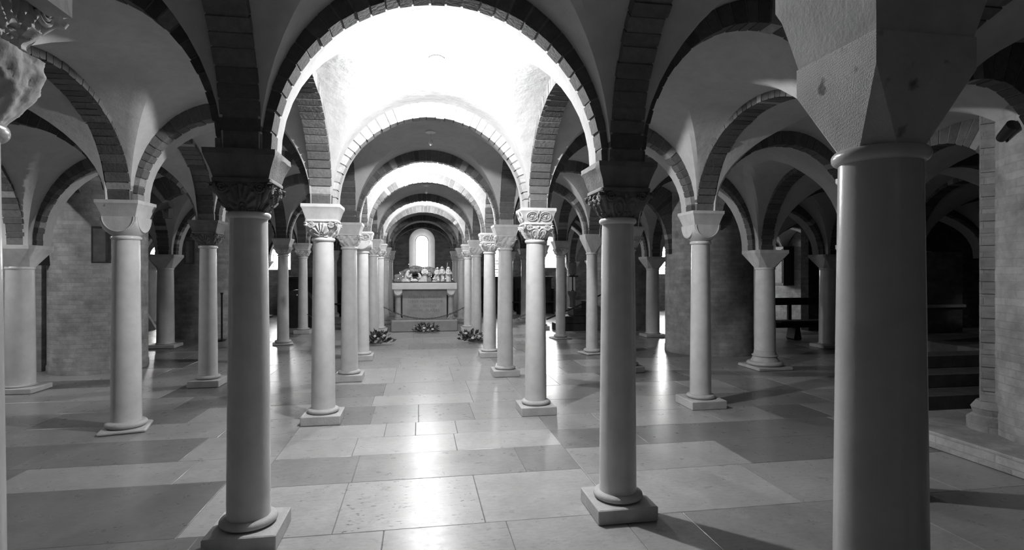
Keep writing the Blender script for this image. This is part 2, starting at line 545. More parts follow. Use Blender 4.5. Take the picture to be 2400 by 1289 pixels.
# ------------------------------------------------------------------ brick arches
LINE = {'L': 'left nave row', 'R': 'right nave row', 'La': 'left inner row', 'Ra': 'right inner row',
        'Lb': 'left outer row', 'Rb': 'right outer row', 'Lc': 'far left row', 'Rc': 'far right row'}
AISLE = {('La', 'L'): 'left aisle', ('R', 'Ra'): 'right aisle', ('Lb', 'La'): 'outer left aisle', ('Ra', 'Rb'): 'outer right aisle',
         ('Lc', 'Lb'): 'far left aisle', ('Rb', 'Rc'): 'far right aisle', ('Lw', 'Lc'): 'left wall bay', ('Rc', 'Rw'): 'right wall bay'}
LEVEL = ['unseen', 'frame edge', 'foreground', 'second', 'third', 'fourth', 'fifth', 'sixth', 'seventh', 'rearmost', 'apse']
NAVE = {2: 'nearest, biggest and brightest inside', 3: 'second from the camera, with a lit pale face', 4: 'third from the camera, with a dark face',
        5: 'fourth from the camera, lit between two dark ones', 6: 'fifth from the camera, below a star-like lamp', 7: 'sixth from the camera, above the altar front',
        8: 'seventh from the camera, above the altar', 9: 'rearmost, framing the apse window'}

def rib_mesh(mb, p0, p1, s0, s1, ap, in0, in1, hw=0.11, seed=0, tmax=0.26, course=0.085, base=(0.1, 0.17)):
    r = random.Random(seed)
    p0 = Vector(p0); p1 = Vector(p1)
    d = (p1 - p0); Ltot = d.length; d.normalize(); nrm = Vector((-d.y, d.x))
    a0 = in0; a1 = Ltot - in1
    # dense profile
    K = 400
    pr = []
    for i in range(K + 1):
        u = (1 - math.cos(PI * i / K)) / 2
        pr.append((a0 + (a1 - a0) * u, arc(s0, s1, ap, u)))
    ln = [0.0]
    for i in range(K):
        ln.append(ln[-1] + math.hypot(pr[i + 1][0] - pr[i][0], pr[i + 1][1] - pr[i][1]))
    nv = max(12, int(ln[-1] / course))
    def at(t):
        import bisect
        L = t * ln[-1]
        k = min(max(bisect.bisect_left(ln, L), 1), K)
        f = (L - ln[k - 1]) / max(ln[k] - ln[k - 1], 1e-9)
        s = pr[k - 1][0] + (pr[k][0] - pr[k - 1][0]) * f
        z = pr[k - 1][1] + (pr[k][1] - pr[k - 1][1]) * f
        k0 = max(k - 4, 0); k1 = min(k + 4, K)
        tx, tz = pr[k1][0] - pr[k0][0], pr[k1][1] - pr[k0][1]
        q = math.hypot(tx, tz)
        return s, z, -tz / q, tx / q       # outward normal (away from the opening)
    def P(t, off, w):
        s, z, nx, nz = at(t)
        xy = p0 + d * (s + nx * off) + nrm * w
        return (xy.x, xy.y, z + nz * off)
    def th(t): return 0.135 + (tmax - 0.135) * math.sin(PI * t)
    # mortar core
    rings = []
    for i in range(nv * 1 + 1):
        t = i / nv
        rings.append([P(t, 0.009, -hw + 0.006), P(t, 0.009, hw - 0.006), P(t, th(t), hw - 0.006), P(t, th(t), -hw + 0.006)])
    mb.loft(rings, True, True, 0.2)
    gp = 0.07
    edges = [0.0]
    for i in range(nv): edges.append(edges[-1] + r.uniform(0.8, 1.2))
    edges = [q / edges[-1] for q in edges]
    for i in range(nv):
        w = edges[i + 1] - edges[i]
        t0 = edges[i] + w * gp; t1 = edges[i + 1] - w * gp
        io = r.uniform(-0.003, 0.006)
        wl = hw + r.uniform(-0.004, 0.003); wr = hw + r.uniform(-0.004, 0.003)
        tone = r.uniform(*base)
        if r.random() < 0.06: tone = 0.34
        vs = []
        for t in (t0, t1):
            vs += [P(t, io, -wl), P(t, io, wr), P(t, th(t) - 0.003, wr), P(t, th(t) - 0.003, -wl)]
        mb.add(vs, [(0, 1, 2, 3), (7, 6, 5, 4), (0, 4, 5, 1), (1, 5, 6, 2), (2, 6, 7, 3), (3, 7, 4, 0)], tone)

HIDDEN_RIBS = set('''T_L_1 T_Lc_4 T_Lb_7 T_Rc_8 T_La_9 T_Rb_9 T_Rc_6 L_L_0 L_L_9 L_La_0 L_La_1 L_La_4 L_La_7 L_La_9 L_Lb_0 L_Lb_1 L_Lb_2 L_Lb_7 L_Lb_8 L_Lb_9 L_Lc_0 L_Lc_1 L_Lc_2 L_Lc_3 L_Lc_4 L_Lc_5 L_Lc_6 L_Lc_7 L_Lc_8 L_Lc_9 L_R_0 L_R_9 L_Ra_0 L_Ra_6 L_Ra_8 L_Ra_9 L_Rb_0 L_Rb_1 L_Rb_6 L_Rb_7 L_Rb_9 L_Rc_0 L_Rc_1 L_Rc_2 L_Rc_5 L_Rc_6 L_Rc_7 L_Rc_8 L_Rc_9 T_L_0 T_La_0 T_La_1 T_La_8 T_Lb_0 T_Lb_1 T_Lb_2 T_Lb_8 T_Lc_0 T_Lc_1 T_Lc_2 T_Lc_3 T_Lc_5 T_Lc_6 T_Lc_7 T_Lc_8 T_Lc_9 T_Lw_0 T_Lw_1 T_Lw_2 T_Lw_3 T_Lw_4 T_Lw_5 T_Lw_6 T_Lw_7 T_Lw_8 T_Lw_9 T_R_0 T_R_1 T_R_7 T_R_9 T_Ra_0 T_Ra_1 T_Rb_0 T_Rb_1 T_Rb_2 T_Rb_6 T_Rb_7 T_Rb_8 T_Rc_0 T_Rc_1 T_Rc_2 T_Rc_3 T_Rc_9'''.split())
def build_ribs():
    rest = MB()
    def emit_rib(key, label, *a, **kw):
        if key in HIDDEN_RIBS:
            rib_mesh(rest, *a, **kw); return
        mb = MB(); rib_mesh(mb, *a, **kw)
        o = mb.build('brick_arch', 'voussoir', None, angle=30, attr=True)
        tag(o, label, 'arch', 'brick arches under the vault')
    sd = 0
    def inset(k, j):
        if k in ('Lw', 'Rw'): return 0.05
        if is_pier(k, j): return PIERS[(k, j)][2] - 0.06
        return 0.15 if spring(k) == ZT else 0.2
    for j in range(len(YS) - 1):
        for i in range(len(KX) - 1):
            k0, k1 = KX[i], KX[i + 1]; sd += 1
            pier = is_pier(k0, j) or is_pier(k1, j)
            ap = apex_x(k0, k1, j) - (0.12 if pier else 0)
            lab = 'crosswise brick arch over the %s, in line with the %s nave columns' % (AISLE.get((k0, k1), 'nave'), LEVEL[j])
            if (k0, k1) == ('L', 'R'):
                lab = 'round brick arch across the nave, %s' % NAVE.get(j, 'out of view')
            nave = (k0, k1) == ('L', 'R')
            emit_rib('T_%s_%d' % (k0, j), lab, (XS[k0], YS[j] - 0.043), (XS[k1], YS[j] - 0.043), spring(k0), spring(k1), ap, inset(k0, j), inset(k1, j), seed=sd, hw=0.067,
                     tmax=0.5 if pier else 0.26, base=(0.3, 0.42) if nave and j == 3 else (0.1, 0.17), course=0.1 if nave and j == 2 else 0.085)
    for i in range(1, len(KX) - 1):
        k = KX[i]
        for j in range(len(YS) - 1):
            sd += 1
            pier = is_pier(k, j) or is_pier(k, j + 1)
            e1 = inset(k, j + 1) if j + 1 < len(YS) - 1 else 0.05
            lab = 'lengthwise brick arch above the %s, from %s to %s nave column level' % (LINE[k], LEVEL[j], LEVEL[j + 1])
            if k in ('L', 'R'):
                lab = 'lengthwise brick arch above the %s, between its %s and %s columns' % (LINE[k], LEVEL[j], LEVEL[j + 1])
            emit_rib('L_%s_%d' % (k, j), lab, (XS[k], YS[j]), (XS[k], YS[j + 1]), spring(k), spring(k), APEX_Y[k] - (0.1 if pier else 0),
                     inset(k, j), e1, seed=sd, tmax=0.5 if pier else 0.26)
    if rest.v:
        struct('trim_1', rest, 'voussoir', 30, True)
build_ribs()

# ------------------------------------------------------------------ columns
def sq(th, h, n):
    c, s = abs(math.cos(th)), abs(math.sin(th))
    return h / (c ** n + s ** n) ** (1.0 / n)

def capital_leaf(r0, top, H, seed=1, style=0):
    """carved capital: bowl-shaped bell with relief, corner volutes and a thin abacus"""
    mb = MB(); seg = 144; rows = 44
    K = top / 0.17
    rings = []
    for k in range(rows + 1):
        t = k / rows; z = t * H
        ring = []
        bell = math.sin(min(1.0, t * 1.25 + 0.04) * PI / 2) ** 0.85
        for i in range(seg):
            th = 2 * PI * i / seg
            n = 2 + 9 * max(0.0, (t - 0.1) / 0.9) ** 1.2
            base = r0 + (top * 0.93 - r0) * bell
            rr = sq(th, base, n)
            fa = ((th + PI / 4) % (PI / 2)) / (PI / 4) - 1.0       # -1..1 across one face
            d = 0.0
            if 0.03 < t < 0.88:
                if style == 0:
                    ph = math.atan2(t - 0.02, fa * 1.15); rad = math.hypot(t - 0.02, fa * 1.15)
                    if rad < 0.3: d = 0.007 * math.cos(rad * 62)
                    elif rad < 0.8: d = 0.009 * math.cos(15 * ph) * min(1, (rad - 0.3) * 8) + 0.007
                    elif t < 0.6: d = -0.008 + 0.006 * math.sin(30 * fa + 6 * t)
                    else: d = -0.004
                elif style == 1:
                    for cx_ in (-0.36, 0.36):
                        rad = math.hypot((fa - cx_) * 1.1, (t - 0.3))
                        d += 0.012 * math.exp(-((rad - 0.36) / 0.05) ** 2) + 0.008 * math.exp(-((rad - 0.2) / 0.045) ** 2)
                    if t < 0.16: d += 0.007 * math.cos(fa * 18)
                    d -= 0.004
                else:
                    v = Vector((math.cos(th) * 2.2, math.sin(th) * 2.2, t * 2.4 + seed))
                    d += 0.014 * noise.fractal(v * 1.3, 0.8, 2.0, 3)
                    d += 0.009 * math.cos(fa * 9) * math.sin(t * 10)
            rr += d * K
            ring.append((rr * math.cos(th), rr * math.sin(th), z))
        rings.append(ring)
    mb.loft(rings)
    a = top
    ab = []
    for z, s_ in ((H * 0.87, 0.95), (H * 0.89, 0.985), (H * 0.97, 0.99), (H, 0.97)):
        ab.append([(s_ * sq(2 * PI * i / 64, a, 14) * math.cos(2 * PI * i / 64), s_ * sq(2 * PI * i / 64, a, 14) * math.sin(2 * PI * i / 64), z) for i in range(64)])
    mb.loft(ab)
    for q in range(4):
        R_ = Matrix.Rotation(q * PI / 2, 4, 'Z')
        for sx in (-1, 1):
            pts = []
            for i in range(34):
                u = i / 33; an = u * 2.2 * 2 * PI + PI / 2; rr = 0.034 * K * (1 - 0.82 * u)
                pts.append(R_ @ Vector((sx * (a * 0.62) + sx * rr * math.cos(an), -a * 0.93 - 0.006 * K * u, H * 0.7 + rr * math.sin(an))))
            mb.tube(pts, 0.0062 * K, 7, taper=lambda u: 1.1 - 0.45 * u)
        if style != 2:
            mb.sphere(R_ @ Vector((0, -a * 0.92, H * 0.74)), 0.016 * K, 12, (1, 0.8, 1))
        # drooping corner leaf
        c = []
        for i in range(9):
            u = i / 8
            o_ = (0.62 + 0.33 * math.sin(u * PI * 0.62))
            c.append(R_ @ Vector((-a * o_, -a * o_, H * (0.3 + 0.52 * math.sin(min(1, u * 1.25) * PI / 2) - 0.16 * max(0, u - 0.7) / 0.3))))
        mb.tube(c, 0.019 * K, 10, taper=lambda u: 0.75 + 0.55 * u - 0.35 * max(0, u - 0.75) * 4)
    return mb

def capital_cushion(r0, top, H):
    mb = MB(); seg = 96; rows = 26; rings = []
    for k in range(rows + 1):
        t = k / rows
        z = t * H
        cr = r0 + (top * 1.4 - r0) * math.sin(min(1, t * 1.08) * PI / 2) ** 0.85
        ring = []
        for i in range(seg):
            th = 2 * PI * i / seg
            s_ = sq(th, top, 60)
            rr = min(s_, cr)
            ring.append((rr * math.cos(th), rr * math.sin(th), z))
        rings.append(ring)
    mb.loft(rings)
    # raised lip round each half-moon shield
    for q in range(4):
        R_ = Matrix.Rotation(q * PI / 2, 4, 'Z')
        pts = [R_ @ Vector((top * 0.86 * math.cos(a), -top - 0.001, H * 0.99 - H * 0.78 * math.sin(a))) for a in [PI * i / 24 for i in range(25)]]
        mb.tube(pts, 0.005, 5)
    return mb

def capital_chamfer(r0, top, H, band=0.05):
    mb = MB()
    o = r0 / math.cos(PI / 8)
    bot = [(o * math.cos(PI / 8 + i * PI / 4), o * math.sin(PI / 8 + i * PI / 4), 0) for i in range(8)]
    t1 = [(top, top), (-top, top), (-top, -top), (top, -top)]
    vs = bot + [(x, y, H - band) for x, y in t1] + [(x, y, H) for x, y in t1]
    # corner c sits over octagon vertices (2c, 2c+1)
    fs = [tuple(reversed(range(8))), (12, 13, 14, 15)]
    for c in range(4):
        n = (c + 1) % 4
        fs.append((2 * c, 2 * c + 1, 8 + c))
        fs.append((2 * c + 1, (2 * c + 2) % 8, 8 + n, 8 + c))
        fs.append((8 + c, 8 + n, 12 + n, 12 + c))
    mb.add(vs, fs)
    return mb

def capital_block(r0, top, H):
    """big plain block: flares straight from the neck, then rises vertically"""
    mb = MB(); rings = []
    seg = 64
    for t, k in ((0, 0.0), (0.08, 0.1), (0.3, 0.42), (0.55, 0.82), (0.62, 0.95), (0.68, 1.0), (1.0, 1.0)):
        ring = []
        n = 2 + 26 * min(1, k) ** 1.3
        for i in range(seg):
            th = 2 * PI * i / seg
            rr = sq(th, r0 + (top - r0) * k, n)
            ring.append((rr * math.cos(th), rr * math.sin(th), t * H))
        rings.append(ring)
    return mb.loft(rings)

def capital_basket(r0, top, H):
    """rough rounded basket, eroded"""
    mb = MB(); seg = 96; rings = []
    for k in range(31):
        t = k / 30
        base = r0 + (top - r0) * math.sin(min(1, t * 1.25) * PI / 2) ** 1.1
        ring = []
        for i in range(seg):
            th = 2 * PI * i / seg
            rr = sq(th, base, 2 + 3 * t)
            v = Vector((math.cos(th) * 3, math.sin(th) * 3, t * 3))
            rr += 0.0055 * noise.fractal(v * 1.6, 0.6, 2.0, 5) + 0.003 * math.sin(9 * th + 3 * t)
            ring.append((rr * math.cos(th), rr * math.sin(th), t * H))
        rings.append(ring)
    return mb.loft(rings)

def impost_plain(b, t, H, chips=0, seed=1):
    mb = MB(); r = random.Random(seed); rings = []
    def sqr(s_, z, j=0.0):
        pts = []; n = 8
        cs = [(-s_, -s_), (s_, -s_), (s_, s_), (-s_, s_)]
        for c in range(4):
            p, q = cs[c], cs[(c + 1) % 4]
            for i in range(n):
                u = i / n
                pts.append((p[0] + (q[0] - p[0]) * u + r.uniform(-j, j), p[1] + (q[1] - p[1]) * u + r.uniform(-j, j), z + r.uniform(-j, j) * .5))
        return pts
    j = 0.004 * chips
    for s_, z in ((b, 0), (b + (t - b) * 0.35, H * 0.33), (b + (t - b) * 0.72, H * 0.66), (t, H * 0.8), (t, H)):
        rings.append(sqr(s_, z, j if 0 < z < H else 0))
    return mb.loft(rings)

def impost_carved(b, t, H):
    mb = impost_plain(b, t, H)
    for q in range(4):
        R_ = Matrix.Rotation(q * PI / 2, 4, 'Z')
        for sx in (-1, 1):
            for rad, rt in ((0.056, 0.0055), (0.038, 0.003)):
                pts = []
                for i in range(36):
                    a = 2 * PI * i / 36
                    x = sx * 0.075 + rad * 1.1 * math.cos(a); z = H * 0.42 + rad * 0.85 * math.sin(a)
                    s_ = b + (t - b) * min(1, z / (H * 0.8))
                    pts.append(R_ @ Vector((x, -s_ - 0.003, z)))
                mb.tube(pts, rt, 6, closed=True)
            mb.sphere(R_ @ Vector((sx * 0.075, -(b + (t - b) * 0.5), H * 0.42)), 0.011, 10)
            for q3 in range(5):
                an = 2 * PI * q3 / 5 + 0.3
                mb.tube([R_ @ Vector((sx * 0.075 + 0.012 * math.cos(an), -(b + (t - b) * 0.5) - 0.004, H * 0.42 + 0.01 * math.sin(an))), R_ @ Vector((sx * 0.075 + 0.026 * math.cos(an + .5), -(b + (t - b) * 0.5) - 0.004, H * 0.42 + 0.022 * math.sin(an + .5)))], 0.0045, 6)
            mb.tube([R_ @ Vector((sx * 0.0, -b - 0.006, 0.01)), R_ @ Vector((sx * 0.02, -(b + t) / 2 - 0.006, H * .4)), R_ @ Vector((sx * 0.0, -t - 0.004, H * 0.78))], 0.006, 6)
    return mb

def shaft_mb(rb, rt, z0, z1, seg=48):
    prof = [(rb * 1.1, z0), (rb * 1.02, z0 + 0.02)]
    n = 14
    for i in range(n + 1):
        t = i / n
        prof.append((rb + (rt - rb) * t ** 1.35, z0 + 0.03 + (z1 - z0 - 0.03) * t))
    return MB().lathe(prof, seg)

def torus_prof(r, t, z0, z1):
    n = 10
    zc = (z0 + z1) / 2; h = (z1 - z0) / 2
    return [(r, z0)] + [(r + t * math.sin(PI * i / n), zc - h * math.cos(PI * i / n)) for i in range(1, n)] + [(r, z1)]

MESH = {}
def cached(key, fn, mat, angle=35):
    if key not in MESH:
        MESH[key] = fn().mesh(key, mat, angle)
    return MESH[key]

# kinds: how the column looks
def column(k, j, label, kind='leaf', base='square', rb=0.122, rt=0.104, z0=0.0, x=None, y=None, plinth_w=None, rotp=0.0, imp='plain', dark=False):
    x = XS[k] if x is None else x; y = YS[j] if y is None else y
    outer = spring(k) == ZO
    top = spring(k)
    t = thing('stone_column', label, 'column', (x, y, z0), 0, 'stone columns carrying the vault')
    if outer:
        zr, capH, impH = 1.63 - z0, 0.0, 0.0
        rb, rt = 0.165, 0.15
    else:
        zr = 1.925 - z0
    T = top - z0
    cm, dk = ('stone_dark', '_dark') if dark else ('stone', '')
    # base
    if base == 'square':
        pw = plinth_w or 0.198
        link('plinth', cached('plinth_%.3f' % pw, lambda: MB().box(-pw, pw, -pw, pw, 0, 0.095, bev=0.006), 'plinth'), t, (0, 0, 0), rotp)
        link('base_ring', cached('base_ring_%.3f' % rb, lambda: MB().lathe(torus_prof(rb * 1.02, 0.038, 0.095, 0.145), 40), 'plinth', 40), t)
        zs = 0.12
    elif base == 'round':
        pw = 0.175
        link('plinth', cached('rough_plinth', lambda: MB().box(-.21, .2, -.2, .21, 0, 0.035, bev=0.012), 'plinth'), t, (0, 0, 0), 0.25)
        link('base_ring', cached('base_ring_big_%.3f' % rb, lambda: MB().lathe(torus_prof(rb * 1.03, 0.045, 0.035, 0.1), 40), 'plinth', 40), t)
        zs = 0.08
    elif base == 'attic':
        link('plinth', cached('attic_plinth', lambda: MB().box(-.3, .3, -.3, .3, 0, 0.05, bev=0.01), 'plinth'), t)
        link('base_ring', cached('attic_ring_%.3f' % rb, lambda: MB().lathe(
            torus_prof(rb * 1.35, 0.06, 0.05, 0.12) + [(rb * 1.32, 0.125), (rb * 1.16, 0.17), (rb * 1.12, 0.19)] + torus_prof(rb * 1.08, 0.025, 0.195, 0.225) + [(rb * 1.05, 0.24), (rb, 0.3)], 40), 'plinth', 40), t)
        zs = 0.2
    else:  # low slab
        link('plinth', cached('low_plinth', lambda: MB().box(-.26, .26, -.22, .22, 0, 0.075, bev=0.01), 'plinth'), t)
        link('base_ring', cached('base_ring_low_%.3f' % rb, lambda: MB().lathe(torus_prof(rb * 1.0, 0.02, 0.075, 0.1), 40), 'plinth', 40), t)
        zs = 0.08
    link('shaft', cached('shaft_%.3f_%.3f_%.2f_%.2f' % (rb, rt, zs, zr), lambda: shaft_mb(rb, rt, zs, zr), 'shaft'), t)
    rn = 0.02 if not outer else 0.012
    link('neck_ring', cached('neck_%.3f' % rt, lambda: MB().lathe(torus_prof(rt * 0.99, rn, -0.02, 0.022), 40), 'shaft', 40), t, (0, 0, zr))
    zc = zr + 0.02
    if outer:
        link('capital', cached('cap_outer_%.2f' % (T - zc), lambda: capital_chamfer(0.15, 0.255, T - zc), 'stone', 20), t, (0, 0, zc))
    elif kind == 'chamfer':
        link('capital', cached('cap_chamfer', lambda: capital_chamfer(0.1, 0.19, T - zc, 0.07), 'stone', 20), t, (0, 0, zc))
    else:
        H1 = 0.185
        if kind == 'basket':
            me = cached('cap_basket', lambda: capital_basket(rt * 1.05, 0.155, 0.17), 'stone', 50); H1 = 0.17
            imp = 'leafy'
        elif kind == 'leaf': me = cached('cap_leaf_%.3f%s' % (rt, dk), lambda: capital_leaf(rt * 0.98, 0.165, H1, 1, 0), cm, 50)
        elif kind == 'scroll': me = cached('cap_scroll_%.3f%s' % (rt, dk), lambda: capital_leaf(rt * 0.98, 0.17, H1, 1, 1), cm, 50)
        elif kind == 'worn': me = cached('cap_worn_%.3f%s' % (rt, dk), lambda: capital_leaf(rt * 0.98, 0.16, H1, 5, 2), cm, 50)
        elif kind == 'cushion': me = cached('cap_cushion_%.3f' % rt, lambda: capital_cushion(rt * 1.0, 0.165, H1), 'stone', 25)
        elif kind == 'block': me = cached('cap_block', lambda: capital_chamfer(0.102, 0.152, 0.275, 0.085), 'tooled', 15); H1 = 0.275
        link('capital', me, t, (0, 0, zc))
        hi = T - zc - H1
        if hi > 0.02:
            bi = 0.15 if kind != 'block' else 0.148
            if kind == 'block': hi += 0.17
            if imp == 'leafy': me = cached('impost_leafy', lambda: capital_leaf(0.14, 0.165, hi, 1, 0), 'stone', 50)
            elif imp == 'carved': me = cached('impost_carved_%.3f' % hi, lambda: impost_carved(bi, 0.195, hi), 'stone', 25)
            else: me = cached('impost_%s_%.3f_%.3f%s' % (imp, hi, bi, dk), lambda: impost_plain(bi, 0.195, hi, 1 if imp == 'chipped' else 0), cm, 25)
            link('impost', me, t, (0, 0, zc + H1))
    return t

# nave, left row
column('L', 1, 'stone column cut by the left edge of the photo, rough carved basket capital', 'basket', x=-1.07, y=1.45)
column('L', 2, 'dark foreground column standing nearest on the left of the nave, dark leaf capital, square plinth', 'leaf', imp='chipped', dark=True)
column('L', 3, 'pale column with fan leaf and volute capital, second in the left nave row', 'leaf')
column('L', 4, 'third column in the left nave row, worn capital, half behind the fan leaf one', 'worn')
column('L', 5, 'thin column with a round shield capital, fourth in the left nave row', 'cushion', imp='carved')
column('L', 6, 'fifth column in the left nave row, behind the left flower arrangement', 'worn')
column('L', 7, 'sixth column in the left nave row, holding the left end of the altar chain', 'leaf')
column('L', 8, 'shaded column left of the altar, seventh in the left nave row', 'worn')
column('L', 9, 'rearmost column of the left nave row, beside the apse', 'worn')
# nave, right row
column('R', 1, 'huge close column at the right, plain tooled block capital, dark shaft lit on its left rim', 'block')
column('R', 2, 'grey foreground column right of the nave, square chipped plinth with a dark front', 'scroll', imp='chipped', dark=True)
column('R', 3, 'pale column with interlaced scroll capital and carved roundel impost, right of the nave', 'scroll', imp='carved')
column('R', 4, 'third column in the right nave row, worn capital, left of the roundel one', 'worn')
column('R', 5, 'fourth column in the right nave row, thin, carved impost', 'scroll', imp='carved')
column('R', 6, 'fifth column in the right nave row, behind the right flower arrangement', 'worn')
column('R', 7, 'sixth column in the right nave row, holding the right end of the altar chain', 'leaf')
column('R', 8, 'shaded column right of the altar, seventh in the right nave row', 'worn')
column('R', 9, 'rearmost column of the right nave row, beside the apse', 'worn')
# inner aisles
column('La', 3, 'pale column with half-moon shield capital and thick round base ring, in the left aisle', 'cushion', base='round', rb=0.135, rt=0.115, y=6.15)
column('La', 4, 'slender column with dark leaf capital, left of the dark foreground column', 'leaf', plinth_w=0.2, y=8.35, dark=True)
column('La', 6, 'thin far column right of the dark foreground column, on a low rough base', 'leaf', base='round')
column('La', 7, 'thin far column with leaf capital just left of the fan leaf column', 'leaf')
column('La', 8, 'distant aisle column hidden behind the fan leaf column', 'worn')
column('La', 9, 'rearmost column of the left inner aisle', 'worn')
column('Ra', 2, 'column behind the huge close column, only its plinth edge showing', 'leaf')
column('Ra', 3, 'pale column with half-moon shield capital on a thick plinth, in the right aisle', 'cushion', plinth_w=0.215, y=6.12)
column('Ra', 4, 'column hidden behind the grey foreground column, dark plinth corner showing', 'leaf')
column('Ra', 5, 'thin column with smooth faceted block capital, left of the grey foreground column', 'chamfer', base='round', rb=0.115, rt=0.1)
column('Ra', 6, 'thin shaded column just right of the roundel column', 'worn', base='round', rb=0.115, rt=0.1)
column('Ra', 7, 'distant aisle column hidden behind the roundel column', 'worn')
column('Ra', 8, 'dark distant column left of the roundel column', 'worn')
column('Ra', 9, 'rearmost column of the right inner aisle', 'worn')
# outer aisles
column('Lb', 4, 'thick short column with faceted capital at the far left, low slab base', base='low', y=8.32)
column('Lb', 6, 'short thick column with faceted capital right of the left brick pier', base='low', y=12.6)
column('Lb', 9, 'rearmost column of the outer left aisle', base='low')
column('Rb', 3, 'outer right aisle column by the dark stair hidden by the huge close column', base='low')
column('Rb', 4, 'short thick column with faceted capital and flaring moulded base, right of the right brick pier', base='attic', x=5.62, y=8.31)
column('Rb', 6, 'distant short column with faceted capital left of the right brick pier', base='low')
column('Rb', 8, 'outer right aisle column hidden in the depth', base='low')
column('Rb', 9, 'rearmost column of the outer right aisle', base='low')
column('Lc', 9, 'bright distant column in the gap right of the left brick pier', base='low', y=18.2)
column('Rc', 4, 'column seen in the dark gap right of the huge close column', base='low')
column('Rc', 5, 'dark thick column in front of the dark wooden pew', base='low')
# supports outside the frame: plain, part of the structure
sup = MB()
for k, js in (('L', [0]), ('R', [0]), ('La', [0, 1, 2, 5]), ('Ra', [0, 1]), ('Lb', [0, 1, 3, 8]), ('Rb', [0, 1]), ('Lc', [0, 1, 2, 3, 4, 5, 6, 7, 8]), ('Rc', [0, 1, 2, 3, 6, 7, 8, 9])):
    for j in js:
        x, y = XS[k], YS[j]; T = spring(k); w = .195 if T == ZT else .25; r_ = .11 if T == ZT else .15
        sup.box(x - .2, x + .2, y - .2, y + .2, 0, .09)
        sup.lathe([(r_ * 1.1, .09), (r_ * 1.1, .12), (r_, .16), (r_ * .9, T - .34)], 32, x, y)
        sup.loft([[(x - q, y - q, z), (x + q, y - q, z), (x + q, y + q, z), (x - q, y + q, z)] for z, q in ((T - .34, r_ * .8), (T - .08, w), (T, w))])
struct('trim_2', sup, 'shaft')

# ------------------------------------------------------------------ brick piers
def pier(key, label):
    x, y, r = PIERS[key]
    t = thing('brick_pier', label, 'pier', (x, y, 0), 0, 'round brick piers')
    prof = [(r + 0.012, 0), (r + 0.012, 0.1), (r, 0.13)] + [(r, 0.13 + i * 0.36) for i in range(1, 11)]
    MB().lathe(prof, 72).build('pier_body', 'brick_round', t)
    return t
pier(('Lb', 5), 'massive round brick pier on the left with a framed panel on it')
pier(('Rb', 5), 'massive round brick pier on the right, dark on its right half')
pier(('Lb', 7), 'distant dark brick pier behind the short faceted column on the left')
pier(('Rb', 7), 'distant round brick pier left of the grey foreground column')
pl = pier(('Lb', 2), 'round brick pier outside the left edge of the photo')
pr_ = pier(('Rb', 2), 'brick pier at the right edge of the photo on the raised step')
pr_.location.z = 0.15
# strip and moulded foot on the right-hand pier
st = MB()
for k in range(30):
    w = 0.09 + 0.012 * (k % 2)
    st.box(-w, w, -0.1, 0.1, 0.25 + k * 0.11, 0.25 + k * 0.11 + 0.107)
st.lathe([(0.2, 0.0), (0.2, 0.1), (0.15, 0.14), (0.17, 0.2), (0.13, 0.26)], 20)
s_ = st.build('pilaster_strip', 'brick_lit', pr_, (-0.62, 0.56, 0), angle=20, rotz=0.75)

# square brick pilaster to the left of the left pier
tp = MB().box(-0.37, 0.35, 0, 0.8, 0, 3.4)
tag(tp.build('brick_pilaster', 'brick_lit', None, (-6.24, 9.9, 0)), 'lit square brick pilaster between the far left column and the left brick pier', 'pilaster')

# ------------------------------------------------------------------ outer walls with arched windows
def wall_windows(name, x0, x1, y, zt, wins, th=0.45, mat='brick'):
    """wall in the plane Y=y facing -Y; wins = (cx, half outer, half inner, sill, spring outer)"""
    mb = MB(); cur = x0
    wins = sorted(wins)
    for cx, ho, hi, sill, sp in wins:
        mb.box(cur, cx - ho, y, y + th, 0, zt)
        mb.box(cx - ho, cx + ho, y, y + th, 0, sill)
        n = 20
        top = []
        arcp = []
        for i in range(n + 1):
            a = PI - PI * i / n
            arcp.append((cx + ho * math.cos(a), sp + ho * math.sin(a)))
            top.append((cx - ho + 2 * ho * i / n, zt))
        vs = [(p[0], y, p[1]) for p in arcp] + [(p[0], y, p[1]) for p in top]
        vs += [(p[0], y + th, p[1]) for p in arcp] + [(p[0], y + th, p[1]) for p in top]
        m = n + 1; fs = []
        for i in range(n):
            fs.append((i, i + 1, m + i + 1, m + i))
            fs.append((2 * m + i, 3 * m + i, 3 * m + i + 1, 2 * m + i + 1))
        mb.add(vs, fs)
        cur = cx + ho
    mb.box(cur, x1, y, y + th, 0, zt)
    return struct(name, mb, mat, 30)

